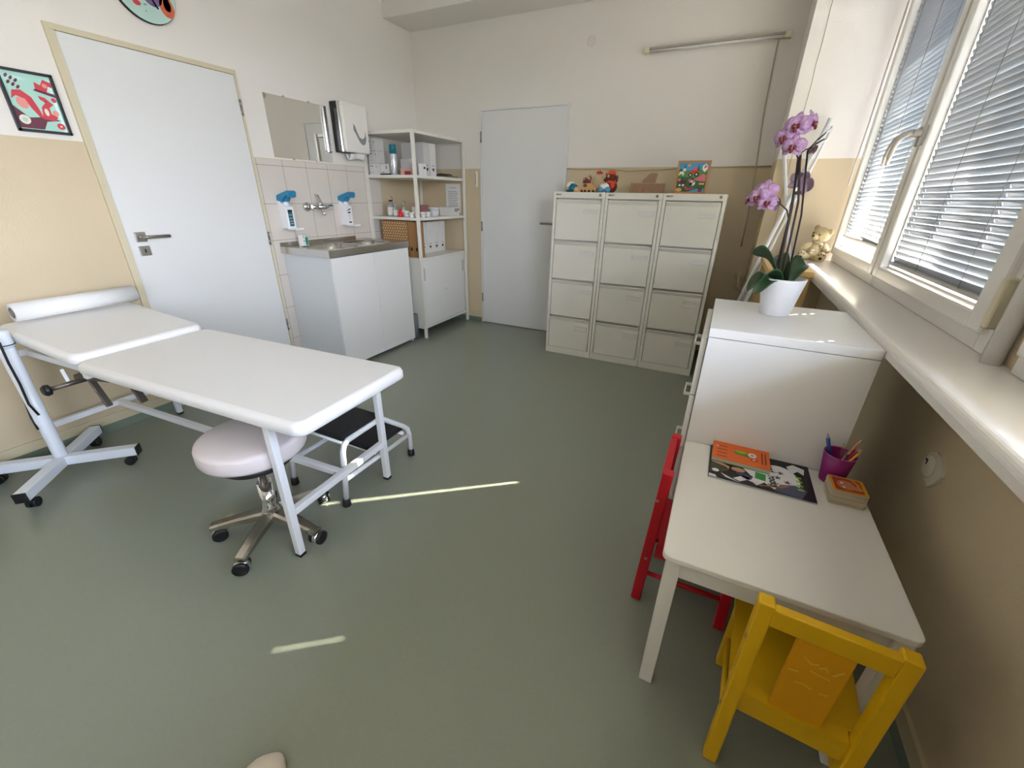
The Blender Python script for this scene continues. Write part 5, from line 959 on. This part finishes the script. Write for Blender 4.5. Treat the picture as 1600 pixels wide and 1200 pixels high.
def pz(mt, pts, l=0): m.use(mt); m.prism([((x - 0.5) * 0.196, 0.014 + y * 0.194) for x, y in pts], 0.0012 + 0.0012 * l, K)
def el(x, y, rx, ry=None, n=14): return circ(x, y, rx, ry, n)
PG = M('puz_green', (92, 140, 74), 0.45); PDG = M('puz_dark_green', (52, 92, 56), 0.45); PRD = M('puz_red', (206, 66, 48), 0.4); PPK = M('puz_pink', (206, 110, 120), 0.4); PBK = M('puz_black', (24, 22, 22), 0.4); PWH = M('puz_white', (236, 232, 214), 0.4); PBR = M('puz_brown', (96, 46, 34), 0.45); PTN = M('puz_tan', (226, 170, 104), 0.45)
pz(PG, [(0, 0), (1, 0), (1, 0.74), (0.6, 0.78), (0.3, 0.72), (0, 0.76)]); pz(PDG, [(0, 0), (0.7, 0), (1, 0.15), (1, 0.34), (0.5, 0.5), (0, 0.52)], 0.3)
for x, h_t in ((0.2, 0.98), (0.06, 0.82), (0.1, 0.8), (0.68, 0.95), (0.95, 0.9)): pz(PDG, [(x - 0.045, 0.72), (x + 0.045, 0.72), (x, h_t)], 0.5)
pz(PTN, el(0.34, 0.91, 0.055), 1); pz(PRD, [(0.38, 0.64), (0.42, 0.74), (0.52, 0.76), (0.55, 0.84), (0.64, 0.84), (0.68, 0.7), (0.66, 0.62)], 1); pz(PPK, el(0.57, 0.80, 0.06), 1.3)
for x, y, r in ((0.43, 0.58, 0.07), (0.64, 0.60, 0.08)): pz(PBK, el(x, y, r), 1.6); pz(PWH, el(x, y, r * 0.42), 2)
pz(PWH, [(0.82, 0.75), (0.90, 0.68), (0.98, 0.76), (0.98, 0.9), (0.9, 0.97), (0.8, 0.88)], 1); pz(PPK, [(0.85, 0.84), (0.9, 0.94), (0.96, 0.86), (0.9, 0.8)], 1.4)
pz(PWH, el(0.2, 0.76, 0.055), 1); pz(PWH, [(0.02, 0.58), (0.05, 0.69), (0.14, 0.71), (0.2, 0.66), (0.2, 0.57), (0.15, 0.57), (0.14, 0.62), (0.08, 0.62), (0.07, 0.58)], 1)
pz(PPK, [(0.55, 0.42), (0.72, 0.5), (0.86, 0.62), (0.97, 0.56), (0.96, 0.36), (0.8, 0.37)], 0.9); pz(PWH, el(0.55, 0.30, 0.10, 0.09), 1.2); pz(PBK, el(0.5, 0.27, 0.06), 1.6); pz(PBK, el(0.58, 0.34, 0.028), 1.6); pz(PPK, el(0.46, 0.40, 0.07, 0.04), 1.2)
pz(PBR, [(0.1, 0.28), (0.12, 0.38), (0.3, 0.4), (0.36, 0.33), (0.32, 0.26)], 1); pz(PPK, el(0.08, 0.42, 0.05), 1.3); pz(PWH, el(0.12, 0.23, 0.035), 1.3); pz(PWH, el(0.24, 0.23, 0.035), 1.3); pz(PTN, el(0.11, 0.07, 0.11, 0.065), 1)
pz(PRD, [(0.28, 0.14), (0.4, 0.06), (0.6, 0.1), (0.62, 0.17), (0.45, 0.12), (0.32, 0.19)], 1); pz(M('puz_water', (84, 160, 206), 0.35), [(0.42, 0.0), (0.99, 0.0), (0.98, 0.1), (0.7, 0.11)], 0.7); pz(PBR, el(0.86, 0.06, 0.07, 0.07), 1.2); pz(PRD, el(0.86, 0.05, 0.035), 1.5); pz(PTN, rrect(0.78, 0.25, 0.96, 0.31, 0.02), 1)
m.build('picture_board', None, t)

# ================================================================ outside: ground and a sunlit shrub glimpsed through the near blind
struct(MB().box((XR + 0.3, -14, -3.3), (30, 18, -3.2)).build('ground_outside', M('outside_ground', (138, 132, 124), 0.9)), 'ground outside the windows')
t = thing('building', 'grey building wing added to darken the gaps in the blinds', 'building', (9, 10.5, -3.2)); BW = M('facade_grey', (120, 130, 146), 0.85)  # invented wing: a dark backdrop so the blind gaps don't burn out
MB().box((-4.5, -1.5, 0), (5, 2.5, 9.0), 0.01).build('facade', BW, t); MB().box((-4.6, -1.6, 9.0), (5.1, 2.6, 9.25), 0.01).build('roof', M('roof_grey', (90, 90, 94), 0.8), t)
for ix in range(4):
    for iz in range(3): MB().box((-3.8 + ix * 2.2, -1.53, 1.2 + iz * 2.7), (-2.5 + ix * 2.2, -1.45, 2.7 + iz * 2.7), 0.01).build('window', M('facade_window', (60, 72, 88), 0.15), t)
LF = thin_mat('autumn_leaf', (214, 206, 60), 0.5, 0.6)
t = thing('shrub', 'yellow-green foliage glimpsed through the near window blind', 'shrub', (7.6, -2.9, -3.2)); MB().tube([(0, 0, 0), (0.1, 0.05, 2.4), (0.05, 0.0, 4.1)], [0.08, 0.05, 0.02], 10).build('trunk', M('trunk_brown', (90, 70, 52), 0.9), t)
m = MB()
for i in range(900):
    v = Vector((random.gauss(0, 1), random.gauss(0, 1), random.gauss(0, 1))).normalized() * random.uniform(0.3, 1.0); p = Vector((0.08, 0, 3.75)) + Vector((v.x * 0.9, v.y * 0.9, v.z * 0.75)); a = Vector((random.uniform(-1, 1), random.uniform(-1, 1), random.uniform(-1, 1))).normalized(); b = a.orthogonal().normalized(); s_ = random.uniform(0.05, 0.09)
    f = m.bm.faces.new([m.bm.verts.new(p + a * s_), m.bm.verts.new(p + b * s_ * 0.55), m.bm.verts.new(p - a * s_), m.bm.verts.new(p - b * s_ * 0.55)])
fo = m.build('foliage', LF, t)
